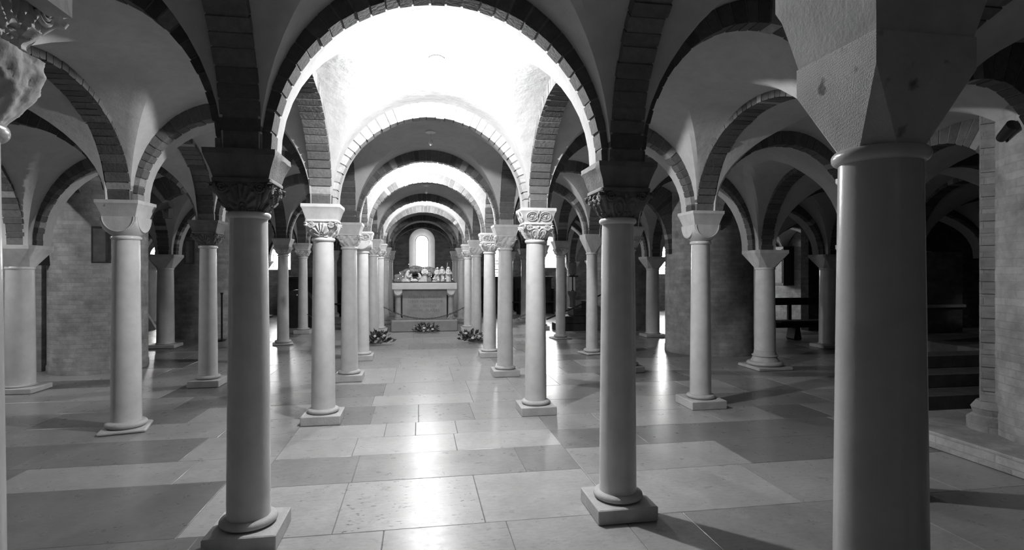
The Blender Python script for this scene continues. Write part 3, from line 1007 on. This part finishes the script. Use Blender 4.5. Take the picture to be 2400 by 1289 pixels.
def window(n, cx, y, ho, hi, sill, sp, rot=0, loc=None, bars=False, pane='pane'):
    """splayed white reveal ring and a glazed pane"""
    o = bpy.data.objects.new('window_%d' % n, None); COL.objects.link(o)
    o['kind'] = 'structure'
    o.location = loc or (cx, y, 0); o.rotation_euler = (0, 0, rot)
    k = 24
    def outline(h, s, spz, inset_y):
        p = [(-h, inset_y, s)]
        for i in range(k + 1):
            a = PI - PI * i / k
            p.append((h * math.cos(a), inset_y, spz + h * math.sin(a)))
        p.append((h, inset_y, s))
        return p
    rings = [outline(ho + 0.0, sill, sp, -0.004), outline(ho - 0.012, sill + 0.01, sp, 0.0), outline(hi + 0.03, sill + 0.1, sp, 0.36), outline(hi + 0.03, sill + 0.1, sp, 0.40), outline(hi, sill + 0.12, sp, 0.40), outline(hi, sill + 0.12, sp, 0.44)]
    mb = MB()
    mb.loft(rings, False, True)
    r_ = mb.build('window_reveal', 'reveal', o, angle=30)
    r_['kind'] = 'structure'
    p = outline(hi + 0.01, sill + 0.11, sp, 0.43)
    q = [(a, b + 0.02, c) for a, b, c in p]
    g_ = MB().loft([p, q]).build('window_pane', pane, o, angle=0)
    g_['kind'] = 'structure'
    if bars:
        b = MB()
        for i in range(7):
            z = sill + 0.2 + i * 0.11
            b.box(-hi, hi, 0.36, 0.385, z, z + 0.04)
        bb = b.build('window_louvre', 'frame', o); bb['kind'] = 'structure'
    return o

YB = 21.0
ws = [(-8.75, 0.42, 0.3, 1.35, 2.1), (-4.95, 0.42, 0.26, 1.62, 2.35), (0.13, 0.48, 0.225, 1.15, 2.7), (2.95, 0.36, 0.22, 1.2, 2.4), (5.0, 0.42, 0.3, 1.7, 2.5), (9.6, 0.75, 0.6, 1.45, 2.3)]
wall_windows('wall_back', -10.5, 12.3, YB, 3.8, ws)
for n, (cx, ho, hi, sill, sp) in enumerate(ws):
    window(n + 1, cx, YB, ho, hi, sill, sp, bars=n == 3, pane='pane' if n == 2 else 'pane_far')
struct('wall_left', MB().box(-10.9, -10.5, -4.4, 21.4, 0, 3.8), 'brick')
struct('wall_right', MB().box(12.3, 12.7, -4.4, 13.2, 0, 3.8), 'brick_shade')  # front stretch of the wall, shade painted into the brick colour
struct('wall_right', MB().box(12.3, 12.7, 13.2, 21.4, 0, 3.8), 'brick_lit')  # rear stretch of the wall, lit tone painted into the brick colour
struct('wall_right', MB().box(10.2, 12.3, 13.2, 13.5, 0, 3.7), 'brick_shade')  # added partition, its dark colour stands in for the unlit depth
struct('wall_front', MB().box(-10.9, 12.7, -4.4, -4.0, 0, 3.8), 'brick')
# vault end strip behind the viewpoint
struct('ceiling_end', MB().box(-10.5, 12.3, -4.0, -0.98, 2.9, 3.1), 'plaster')

# ------------------------------------------------------------------ raised step, stair and parapet on the right
stp = MB()
stp.box(4.56, 12.3, -4.0, 4.95, 0, 0.15, bev=0.008)
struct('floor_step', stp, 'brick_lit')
t = thing('stone_stair', 'shadowed stone steps rising behind the raised brick step on the right', 'stair', (5.0, 4.95, 0))
MB().box(0.05, 7.3, 0, 0.94, 0, 0.3, bev=0.008).build('step', 'shade_stone', t)
MB().box(0.05, 7.3, 0.33, 0.94, 0.3, 0.45, bev=0.008).build('step', 'shade_stone', t)
MB().box(0.4, 7.3, 0.66, 0.94, 0.45, 0.6, bev=0.008).build('step', 'shade_stone', t)
MB().box(2.1, 7.3, 0.94, 3.3, 0, 0.6, bev=0.008).build('landing', 'shade_stone', t)
t = thing('parapet_wall', 'dim brick parapet wall with a pale ledge at the top of the dark stair', 'wall', (5.0, 7.7, 0))
MB().box(2.65, 3.75, 0, 0.25, 0.6, 1.9).build('wall_body', 'brick', t)
MB().box(2.63, 3.77, -0.05, 0.0, 1.0, 1.05, bev=0.006).build('ledge', 'plinth', t)

# ------------------------------------------------------------------ ceiling lamps of the nave
def lamp(j, label, lit=True, z=None, drop=0.06, k=1.0):
    y = (YS[j] + YS[j + 1]) / 2; x = 0.155
    if z is None:
        z = (apex_x('L', 'R', j) + apex_x('L', 'R', j + 1)) / 2 + WEB + 0.003
    t = thing('ceiling_lamp', label, 'lamp', (x, y, z), 0, 'ceiling lamps along the nave')
    MB().lathe([(0.065, 0.02), (0.068, -0.008), (0.05, -0.018), (0.02, -0.022)], 28).build('ceiling_rose', 'cone', t)
    MB().lathe([(0.006, -0.02), (0.006, -drop)], 10).build('stem', 'cone', t)
    zb = -drop
    MB().lathe([(0.008, zb), (0.018, zb - 0.004), (0.024, zb - 0.02), (0.03, zb - 0.04), (0.03, zb - 0.05), (0.022, zb - 0.066), (0.01, zb - 0.074)], 20).build('bulb', 'bulb' if lit else 'bulb_off', t)
    if lit:
        l = lamp_light((0, 0, zb - 0.12), LAMP_W * k)
        l.parent = t
    return t
lamp(2, 'lit ceiling lamp in the blown-out white vault nearest the camera', drop=0.02)
lamp(3, 'unlit ceiling lamp hanging in the grey second vault of the nave', lit=False, drop=0.1)
lamp(4, 'lit ceiling lamp glowing behind the third nave arch', drop=0.02, k=0.75)
lamp(5, 'unlit small ceiling lamp in the fourth nave vault', lit=False, drop=0.1)
lamp(6, 'lit ceiling lamp shining as a star behind the fifth nave arch', drop=0.04, k=0.5)

# ------------------------------------------------------------------ altar
AX, AY = 0.16, 14.75
altar = t = thing('altar', 'stone altar with a pale slab table top, two little columns and an inscribed block', 'altar', (AX, AY, 0))
MB().box(-0.86, 0.86, -0.1, 1.2, 0, 0.3, bev=0.02).build('altar_step', 'altar_block', t)
MB().box(-0.85, 0.85, 0.0, 1.0, 1.1, 1.27, bev=0.01).build('altar_top', 'altar', t)
MB().box(-0.58, 0.58, 0.12, 0.9, 0.3, 1.1, bev=0.006).build('altar_block', 'altar_block', t)
for x in (-0.69, 0.69):
    for y in (0.13, 0.87):
        c = MB()
        c.lathe([(0.11, 0.3), (0.11, 0.33), (0.085, 0.36), (0.075, 0.38), (0.072, 0.9), (0.085, 0.91), (0.085, 0.925), (0.075, 0.93)], 24)
        c.build('altar_column', 'altar_block', t, (x, y, 0))
        capital_cushion(0.075, 0.105, 0.14).build('altar_capital', 'altar', t, (x, y, 0.93), angle=25)
        MB().box(x - .11, x + .11, y - .11, y + .11, 1.07, 1.1).build('altar_abacus', 'altar', t)
# a lamp in the outer left aisle, outside the frame: it lights the left edges of the left brick pier
t = thing('ceiling_lamp', 'lit ceiling lamp of the outer left aisle, outside the left edge of the photo', 'lamp', (-6.55, 7.3, 2.98))
MB().lathe([(0.065, 0.1), (0.068, -0.008), (0.05, -0.018), (0.02, -0.022)], 28).build('ceiling_rose', 'cone', t)
MB().lathe([(0.008, -0.02), (0.024, -0.04), (0.03, -0.07), (0.022, -0.09), (0.01, -0.1)], 20).build('bulb', 'bulb', t)
l_ = lamp_light((0, 0, -0.15), LAMP_W * 0.3); l_.parent = t
def text_obj(body, size, loc, parent, name='inscription', rot=(PI / 2, 0, 0), mat='letters'):
    cu = bpy.data.curves.new(name, 'FONT')
    cu.body = body; cu.size = size; cu.align_x = 'CENTER'; cu.extrude = 0.002; cu.space_character = 1.1
    tmp = bpy.data.objects.new('tmp', cu); COL.objects.link(tmp)
    bpy.context.view_layer.update()
    me = bpy.data.meshes.new_from_object(tmp.evaluated_get(bpy.context.evaluated_depsgraph_get()))
    bpy.data.objects.remove(tmp)
    me.materials.clear(); me.materials.append(M[mat])
    o = bpy.data.objects.new(name, me); COL.objects.link(o)
    o.location = loc; o.rotation_euler = rot; o.parent = parent
    return o
for i, s in enumerate(['MISERERE PARENS', 'SERVE PROTECTOR', 'AC TVENTVR', 'NIVERE PLAGAS']):
    ws_ = s.split(); wid = [0.0605 * len(w) for w in ws_]; tot = sum(wid) + 0.06 * (len(ws_) - 1); cx_ = -tot / 2
    for w, wd in zip(ws_, wid):
        text_obj(w, 0.095, (cx_ + wd / 2, 0.1185, 0.865 - i * 0.118), altar)
        cx_ += wd + 0.06

# ---- crib scene on the altar
AT = 1.27
def wobble(mb, amp, sc, seed):
    out = []
    for p in mb.v:
        v = Vector(p)
        nn = noise.noise_vector(v * sc + Vector((seed, 0, 0)))
        out.append(tuple(v + nn * amp))
    mb.v = out
mo = MB()
n = 60
vs = []; 
for b in range(13):
    for a in range(n + 1):
        u = a / n; w = b / 12
        x = -0.83 + 1.66 * u; y = 0.03 + 0.92 * w
        h = 0.012 + 0.03 * (noise.noise(Vector((x * 9, y * 9, 2))) * 0.5 + 0.5) + 0.02 * w
        if a in (0, n) or b in (0, 12): h = 0
        vs.append((x, y, h))
fs = [(b * (n + 1) + a, b * (n + 1) + a + 1, (b + 1) * (n + 1) + a + 1, (b + 1) * (n + 1) + a) for b in range(12) for a in range(n)]
mo.add(vs, fs)
tag(mo.build('moss_bed', 'moss', None, (AX, AY, AT)), 'bed of dark moss spread over the altar top under the crib figures', 'moss', kind='stuff')
# grotto: an arched hump of rock with a dark hollow
gm = MB()
def hump(x0, x1, yc, ry, Hh, seed, col=24):
    rings = []
    for a in range(col + 1):
        u = a / col; w = math.sqrt(max(0, 1 - (2 * u - 1) ** 2)) ** 0.8
        rings.append([(x0 + (x1 - x0) * u, yc - ry * (0.3 + 0.7 * w) * math.cos(PI * b / 13), 0.006 + (Hh * w + 0.02) * math.sin(PI * b / 13)) for b in range(14)])
    gm.loft(rings, True)
hump(-.8, .02, .78, .16, .3, 1)
hump(-.2, .62, .82, .14, .24, 2)
hump(-.84, -.5, .5, .2, .2, 3)
hump(.3, .56, .6, .15, .2, 4)
arch_pts = []
for i in range(40):
    a = PI * i / 39
    arch_pts.append((-.14 - .5 * math.cos(a), .56 + .03 * math.sin(3 * a), .03 + .3 * math.sin(a) ** .6 if 0 < i < 39 else .02))
gm.tube(arch_pts, .1, 14, taper=lambda u: .8 + .25 * math.sin(PI * u) + .15 * math.sin(19 * u))
gm.tube([(-.1, .62, .0), (-.08, .6, .16), (-.12, .6, .3)], .05, 10)
wobble(gm, 0.05, 8, 3)
gm.v = [(x, y, max(z, 0.004)) for x, y, z in gm.v]
tag(gm.build('rock_grotto', 'rock', None, (AX, AY, AT + 0.012), angle=60), 'dark rocky grotto of the crib scene at the back left of the altar top', 'grotto')

def robed(mat, H, label, pose='stand', loc=(0, 0), rotz=0, group=None, arms=True):
    """robed figurine, one continuous lofted body with a head, sleeves, hands and a mantle"""
    mb = MB(); seg = 20
    s = H / 0.36
    if pose == 'stand':
        prof = [(.062, .058, 0, 0), (.066, .06, .02, 0), (.056, .05, .09, 0), (.052, .044, .16, 0), (.05, .04, .2, .002), (.056, .038, .25, .002), (.06, .036, .275, .0), (.045, .03, .29, 0), (.018, .018, .298, -.002), (.017, .018, .306, -.004),
                (.024, .028, .316, -.006), (.027, .031, .332, -.007), (.025, .029, .349, -.006), (.014, .016, .36, -.004)]
    else:
        prof = [(.075, .11, 0, .03), (.078, .115, .02, .03), (.07, .1, .06, .025), (.055, .06, .1, 0), (.048, .042, .14, -.012), (.052, .04, .18, -.02), (.054, .036, .205, -.028), (.04, .03, .22, -.034), (.018, .018, .228, -.04), (.017, .018, .235, -.044),
                (.024, .028, .245, -.05), (.027, .031, .261, -.054), (.025, .029, .278, -.056), (.014, .016, .289, -.054)]
    rings = []
    for rx, ry, z, dy in prof:
        ring = []
        for i in range(seg):
            th = 2 * PI * i / seg
            f = 1 + (0.07 * math.sin(7 * th + 2) if z < 0.2 else 0)
            ring.append((s * rx * f * math.cos(th), s * (dy + ry * f * math.sin(th)), s * z))
        rings.append(ring)
    mb.loft(rings)
    zs, dy = (.265, 0) if pose == 'stand' else (.198, -.026)
    if arms:
        for sx in (-1, 1):
            pts = [(s * sx * .05, s * dy, s * zs), (s * sx * .066, s * (dy - .012), s * (zs - .055)), (s * sx * .045, s * (dy - .05), s * (zs - .085)), (s * sx * .012, s * (dy - .07), s * (zs - .07))]
            mb.tube(pts, s * .017, 10, taper=lambda u: 1.1 - .35 * u + .25 * math.sin(PI * u))
            mb.sphere((s * sx * .007, s * (dy - .078), s * (zs - .064)), s * .011, 8, (0.8, 1.3, 1))
    hz, hy = (.332, -.036) if pose == 'stand' else (.261, -.084)
    mb.sphere((0, s * hy, s * hz), s * .0055, 6)                                      # nose
    # mantle over head and shoulders
    mant = []
    k = 9
    for q in range(k):
        u = q / (k - 1)
        if pose == 'stand': zz, yy, rr = .36 - .3 * u, .004 + .0 * u, .034 + .034 * math.sin(min(1, u * 1.6) * PI / 2)
        else: zz, yy, rr = .289 - .22 * u, -.048 + .05 * u, .034 + .034 * math.sin(min(1, u * 1.6) * PI / 2)
        if q == 0: rr = .016
        mant.append([(s * rr * math.cos(PI * 1.25 * i / 14 - PI * .125), s * (yy + rr * .95 * math.sin(PI * 1.25 * i / 14 - PI * .125)), s * zz) for i in range(15)])
    inn = [[(p[0] * .93, p[1] * .93 - 0.002, p[2] - 0.002) for p in reversed(r)] for r in mant]
    mb.loft([a + b for a, b in zip(mant, inn)], True, True)
    o = mb.build('crib_figurine', mat, None, (AX + loc[0], AY + loc[1], AT + 0.02), angle=50, rotz=rotz)
    return tag(o, label, 'figurine', group or 'crib figurines on the altar')
def px2x(px, yy):      # picture column of a figure -> its offset along the altar
    Yw = AY + yy; k = (px - 1200) / F_PX; c, s = math.cos(YAW), math.sin(YAW)
    return (Yw * (s + k * c)) / (c - k * s) - AX
robed('figure', 0.40, 'kneeling veiled figurine at the left of the crib scene', 'kneel', (px2x(953, .25), .25), 1.2)
robed('figure', 0.28, 'small bowed figurine between the kneeling veiled one and the crib', 'kneel', (px2x(961, .4), .4), 1.0)
robed('figure', 0.30, 'crouching figurine right of the crib, facing left', 'kneel', (px2x(985, .3), .3), -1.2)
robed('figure', 0.43, 'tall standing angel-like figurine in front of the bright window', 'stand', (px2x(995.5, .35), .35), 0.1)
robed('figure_dark', 0.33, 'dark standing figurine right of the tall central one', 'stand', (px2x(1006, .45), .45), 0.4)
robed('figure', 0.24, 'little kneeling figurine in front of the standing trio at the right', 'kneel', (px2x(1019, .22), .22), 0.6)
robed('figure', 0.40, 'standing figurine, left one of the tall trio at the right of the altar', 'stand', (px2x(1025, .4), .4), 0.3)
robed('figure', 0.42, 'broad standing figurine, tallest of the right-hand trio', 'stand', (px2x(1036, .5), .5), 0.0)
robed('figure', 0.41, 'standing figurine at the right end of the altar top, holding a staff', 'stand', (px2x(1051, .3), .3), 0.5)
st = MB().tube([(0, 0, 0), (0.03, 0.02, 0.52)], 0.005, 6)
tag(st.build('shepherd_staff', 'figure', None, (AX + px2x(1046, .3), AY + .28, AT + 0.03)), 'thin pale staff held by the figurine at the right end of the altar', 'staff')
cr = MB().sphere((0, 0, 0.045), 0.1, 20, (1.05, 0.6, 0.45))
crb = thing('crib', 'small oval crib with a lying infant in the middle of the moss', 'crib', (AX + px2x(971, .2), AY + .2, AT + .015))
cr.build('basket', 'figure', crb)
MB().sphere((-0.06, 0, 0.085), 0.022, 10).build('infant_head', 'figure', crb)
MB().sphere((0.01, 0, 0.075), 0.03, 12, (1.8, 0.9, 0.8)).build('infant_body', 'figure', crb)
fl = MB(); pts_l = []
for px, zz, yy in ((937, .28, .1), (938, .24, .1), (933.5, .1, .08), (944, .16, .1), (955, .06, .05), (965, .05, .05), (1001, .31, .3), (1011, .16, .12), (1015, .1, .1), (1027, .07, .1), (1039, .14, .1), (1039, .1, .1), (1044, .09, .08), (1060, .08, .06), (958, .52, .5)):
    p = (px2x(px, yy), yy, zz * 0.9 + .03)
    pts_l.append(p)
lt = thing('fairy_lights', 'string of tiny lit bulbs scattered through the crib scene', 'lights', (AX, AY, AT))
wire = MB()
for a, b in zip(pts_l[:-2], pts_l[1:-1]):
    wire.tube([a, (a[0], a[1] + .01, .03), ((a[0] + b[0]) / 2, (a[1] + b[1]) / 2 + .02, .025), (b[0], b[1] + .01, .03), b], 0.0012, 5)
wire.build('wire', 'black', lt)
for p in pts_l: MB().sphere(p, 0.007, 8).build('light_bulb', 'fairy', lt)

# ------------------------------------------------------------------ chains
def chain(p0, p1, sag, label):
    p0 = Vector(p0); p1 = Vector(p1); L = (p1 - p0).length * (1 + 2.6 * (sag / (p1 - p0).length) ** 2)
    n = int(L / 0.042); mb = MB()
    def pt(u): return p0.lerp(p1, u) - Vector((0, 0, 4 * sag * u * (1 - u)))
    for i in range(n):
        c = pt((i + .5) / n); d = (pt(min(1, (i + 1) / n)) - pt(i / n)).normalized()
        a = d.cross(Vector((0, 0, 1))).normalized(); b = d.cross(a)
        if i % 2: a, b = b, a
        pts = [c + d * 0.03 * math.cos(2 * PI * k / 12) + a * 0.016 * math.sin(2 * PI * k / 12) for k in range(12)]
        mb.tube(pts, 0.0058, 5, closed=True)
    o = mb.build('iron_chain', 'iron', None, angle=60)
    return tag(o, label, 'chain')
chain((-0.9, 14.76, 0.66), (1.21, 14.76, 0.63), 0.31, 'iron chain sagging in front of the altar between two columns')
chain((-2.8, 14.76, 0.5), (-1.1, 14.76, 0.62), 0.34, 'iron chain hanging in the left aisle beside the fan leaf column')
chain((1.4, 14.76, 0.62), (3.2, 14.76, 0.6), 0.32, 'iron chain hanging in the right aisle beside the roundel column')

# ------------------------------------------------------------------ flower arrangements
def flowers(x, y, w, h, seed, label):
    r = random.Random(seed)
    t = thing('flower_arrangement', label, 'flowers', (x, y, 0), 0, 'flower arrangements round the altar')
    for nm, mat, cnt, ls in (('dark_leaves', 'leaf', 110, 0.1), ('pale_sprigs', 'leaf_pale', 90, 0.06)):
        mb = MB()
        for i in range(cnt):
            a = r.uniform(0, 2 * PI); el = r.uniform(0.1, 1.3); q = r.uniform(0.25, 1)
            d = Vector((math.cos(a) * math.cos(el), math.sin(a) * math.cos(el) * .6, math.sin(el)))
            c = Vector((d.x * w * q, d.y * w * q * .8, 0.03 + d.z * h * q))
            l = ls * r.uniform(.6, 1.3); wd = l * .32
            side = d.cross(Vector((r.uniform(-1, 1), r.uniform(-1, 1), 1))).normalized() * wd
            up = side.cross(d).normalized() * 0.002
            p = [c, c + d * l * .45 + side, c + d * l, c + d * l * .45 - side]
            p = [Vector((v.x, v.y, max(v.z, 0.004))) for v in p]
            mb.add([v + up for v in p] + [v - up for v in p], [(0, 1, 2, 3), (7, 6, 5, 4), (0, 4, 5, 1), (1, 5, 6, 2), (2, 6, 7, 3), (3, 7, 4, 0)])
        o = mb.build(nm, mat, t, angle=20); o['kind'] = 'stuff'
    for i in range(11):
        a = r.uniform(PI, 2 * PI) if i % 3 else r.uniform(0, PI); q = r.uniform(.3, .95); el = r.uniform(.15, 1.1)
        c = Vector((math.cos(a) * math.cos(el) * w * q, math.sin(a) * math.cos(el) * w * q * .6, .05 + math.sin(el) * h * q))
        mb = MB()
        for k in range(6):
            b = 2 * PI * k / 6
            mb.sphere(c + Vector((math.cos(b) * .02, math.sin(b) * .014, math.sin(b) * .014)), .014, 6, (1.2, .8, .8))
        mb.build('blossom', 'petal', t, angle=60)
    return t
flowers(0.17, 14.42, 0.33, 0.2, 1, 'low mound of leaves and white flowers on the floor in front of the altar')
flowers(-0.83, 12.25, 0.3, 0.24, 2, 'leafy flower arrangement on the floor left of the altar, by the shield capital column')
flowers(1.12, 12.35, 0.3, 0.22, 3, 'leafy flower arrangement on the floor right of the altar, by the thin columns')

# ------------------------------------------------------------------ furniture and fittings
def pew(x0, x1, y, label):
    t = thing('wooden_pew', label, 'pew', ((x0 + x1) / 2, y, 0)); h = (x1 - x0) / 2
    MB().box(-h, h, 0.0, 0.04, 0.79, 0.96, bev=0.005).build('back_rest', 'wood', t)
    MB().box(-h, h, -0.38, 0.0, 0.4, 0.45, bev=0.005).build('seat', 'wood', t)
    MB().box(-h, h, -0.2, -0.16, 0.28, 0.4).build('rail', 'wood', t)
    for x in (-h * 0.62, h * 0.62):
        mb = MB()
        prof = [(0.0, .07), (.04, .1), (.1, .085), (.25, .06), (.4, .08)]
        mb.loft([[(x - w, -.3, z), (x + w, -.3, z), (x + w, -.02, z), (x - w, -.02, z)] for z, w in prof])
        mb.box(x - .04, x + .04, -.03, .03, .4, .82)
        mb.build('trestle_leg', 'wood', t, angle=20)
    return t
pew(8.1, 10.6, 11.75, 'dark wooden pew seen behind the thick dark column on the right')

def stall(x0, x1, label):
    t = thing('choir_stall', label, 'choir stall', ((x0 + x1) / 2, 19.9, 0)); h = (x1 - x0) / 2
    MB().box(-h, h, 0.3, 0.36, 0, 1.32, bev=0.005).build('back_panel', 'wood', t)
    MB().box(-h, h, -0.05, 0.3, 0.42, 0.47).build('seat', 'wood', t)
    MB().box(-h - .02, h + .02, 0.24, 0.38, 1.32, 1.38).build('top_rail', 'wood', t)
    k = max(2, int(2 * h / .6))
    for i in range(k + 1):
        MB().box(-h + 2 * h * i / k - .02, -h + 2 * h * i / k + .02, -0.08, 0.3, 0, 0.95).build('arm_divider', 'wood', t)
stall(-4.6, -1.3, 'dark wooden choir stall along the back wall left of the apse')
stall(1.7, 4.9, 'dark wooden choir stall along the back wall right of the apse')

# rounded dark cabinet with glints, left aisle
t = thing('rounded_cabinet', 'black round-topped wooden cabinet with small bright fittings between two thin left columns', 'cabinet', (-3.35, 16.4, 0))
pf = [(-.42, 0.0), (-.42, .7)] + [(-.42 * math.cos(PI * i / 12), .7 + .36 * math.sin(PI * i / 12)) for i in range(1, 12)] + [(.42, .7), (.42, 0)]
MB().loft([[(x, -.2, z) for x, z in pf], [(x, .25, z) for x, z in pf]]).build('cabinet_body', 'wood', t)
for x, z in ((0.12, .62), (0.02, .92)):
    MB().sphere((x, -.21, z), .022, 10).build('fitting', 'cone', t)

# right aisle: dark steps with rail, pedestal and vase
t = thing('wooden_steps', 'black wooden steps with a sloping rail in the right aisle', 'steps', (4.05, 14.5, 0))
for i in range(4):
    MB().box(-.45 + i * .22, .5, -.3, .3, i * .2, (i + 1) * .2 - .01, bev=.004).build('step', 'wood', t)
MB().tube([(-.75, -.33, .32), (0, -.33, .62), (.95, -.33, 1.05)], .02, 8).build('handrail', 'black', t)
for x, z in ((-.4, .45), (.8, .95)):
    MB().tube([(x, -.33, .0), (x, -.33, z)], .014, 8).build('rail_post', 'black', t)
t = thing('stone_pedestal', 'slender carved stone pedestal standing by the black steps', 'pedestal', (4.3, 15.2, 0))
MB().lathe([(.16, 0), (.16, .08), (.1, .14), (.075, .3), (.09, .5), (.075, .7), (.09, .86), (.14, .95), (.14, 1.02)], 24).build('pedestal_body', 'frame', t)
t = thing('lantern', 'pale lantern on the slender pedestal in the right aisle', 'lantern', (4.3, 15.2, 1.02))
MB().lathe([(.06, 0), (.02, .03), (.02, .42), (.05, .44)], 16).build('lantern_stem', 'black', t)
MB().lathe([(.06, .44), (.11, .5), (.12, .7), (.1, .8), (.04, .84)], 20).build('lantern_glass', 'panel', t)
MB().box(-.13, .13, -.13, .13, .4, .44, bev=.005).build('lantern_tray', 'black', t)

# stand with foot on the left
t = thing('black_pole_stand', 'thin black pole with a flat foot standing beside the dark foreground column', 'stand', (-4.4, 13.5, 0))
MB().lathe([(.02, 0.02), (.02, 1.05), (.03, 1.06), (.03, 1.1)], 12).build('pole', 'black', t)
MB().box(-.22, .05, -.12, .12, 0, .03, bev=.004).build('foot', 'black', t)

# leaning slab at the far left gap
t = MB(); t.add([(0, 0, 0), (.3, 0, 0), (0, 0, .55), (0, .12, 0), (.3, .12, 0), (0, .12, .55)], [(0, 1, 2), (5, 4, 3), (0, 3, 4, 1), (1, 4, 5, 2), (2, 5, 3, 0)])
tag(t.build('leaning_stone_slab', 'plinth', None, (-7.35, 16.5, 0), angle=10), 'triangular stone slab on the bright floor right of the left brick pier', 'slab')

def framed(name, label, loc, rotz, w, h, cat='picture', d=0.05, pane='panel', tilt=0, arm=.25):
    t = thing(name, label, cat, loc, rotz)
    t.rotation_euler = (tilt, 0, rotz)
    b = 0.022
    mb = MB()
    mb.box(-w / 2, w / 2, 0, d, 0, b); mb.box(-w / 2, w / 2, 0, d, h - b, h)
    mb.box(-w / 2, -w / 2 + b, 0, d, b, h - b); mb.box(w / 2 - b, w / 2, 0, d, b, h - b)
    mb.build('frame', 'frame', t, angle=10)
    MB().box(-w / 2 + b, w / 2 - b, d * .4, d, b, h - b).build('picture_panel', pane, t, angle=10)
    MB().tube([(0, d, h * .6), (0, d + arm, h * .6)], 0.012, 8).build('bracket', 'black', t)
    return t
framed('picture_frame', 'tall framed grey panel fixed to the round left brick pier', (-4.68, 9.2, 1.71), 0.42, 0.24, 0.55)
framed('picture_frame', 'small slanted plaque on the distant dark brick pier at the left', (-5.18, 13.78, 1.75), 0.2, 0.2, 0.55, arm=.1)
t = thing('wall_case', 'tall dark narrow case with a glazed front on the lit wall above the wooden pew', 'case', (12.1, 16.9, 1.1))
MB().box(-.2, .2, -.3, .3, 0, 1.3, bev=.01).build('case_body', 'wood', t)
MB().box(-.215, -.2, -.24, .24, .08, 1.22).build('glass_front', 'panel', t)

def spot(label, loc, rotz, tilt, s=1.0):
    t = thing('spotlight', label, 'spotlight', loc)
    t.rotation_euler = (0, 0, rotz)
    hd = MB().lathe([(.03 * s, -.02 * s), (.035 * s, 0), (.04 * s, .1 * s), (.042 * s, .13 * s), (.03 * s, .13 * s)], 16)
    o = hd.build('lamp_head', 'black', t); o.rotation_euler = (0, tilt, 0); o.location = (0.0, 0, 0.06 * s)
    MB().tube([(0, 0, .06 * s), (0.0, .05, .03 * s), (0, .11, .0)], .012 * s, 8).build('arm', 'black', t)
    MB().box(-.04 * s, .04 * s, .06, .12, -.06 * s, .06 * s, bev=.004).build('mount', 'black', t)
    return t
spot('black spotlight on the lit brick pier at the right edge', (4.97, 4.02, 2.68), -1.94, 1.1, 1.2)
spot('small black spotlight beside the half-moon capital in the left aisle', (-2.63, 6.28, 2.2), -0.3, 1.3, 0.9)
t = thing('loudspeaker', 'small black loudspeaker wedge beside the far left faceted capital', 'loudspeaker', (-5.68, 9.62, 1.68), 0.5)
MB().loft([[(-.09, -.06, 0), (.09, -.06, 0), (.09, .06, 0), (-.09, .06, 0)], [(-.03, -.03, .22), (.03, -.03, .22), (.03, .06, .22), (-.03, .06, .22)]]).build('speaker_cabinet', 'black', t, angle=10)
MB().tube([(0, .05, .1), (0, .17, .1)], .012, 8).build('bracket', 'black', t)
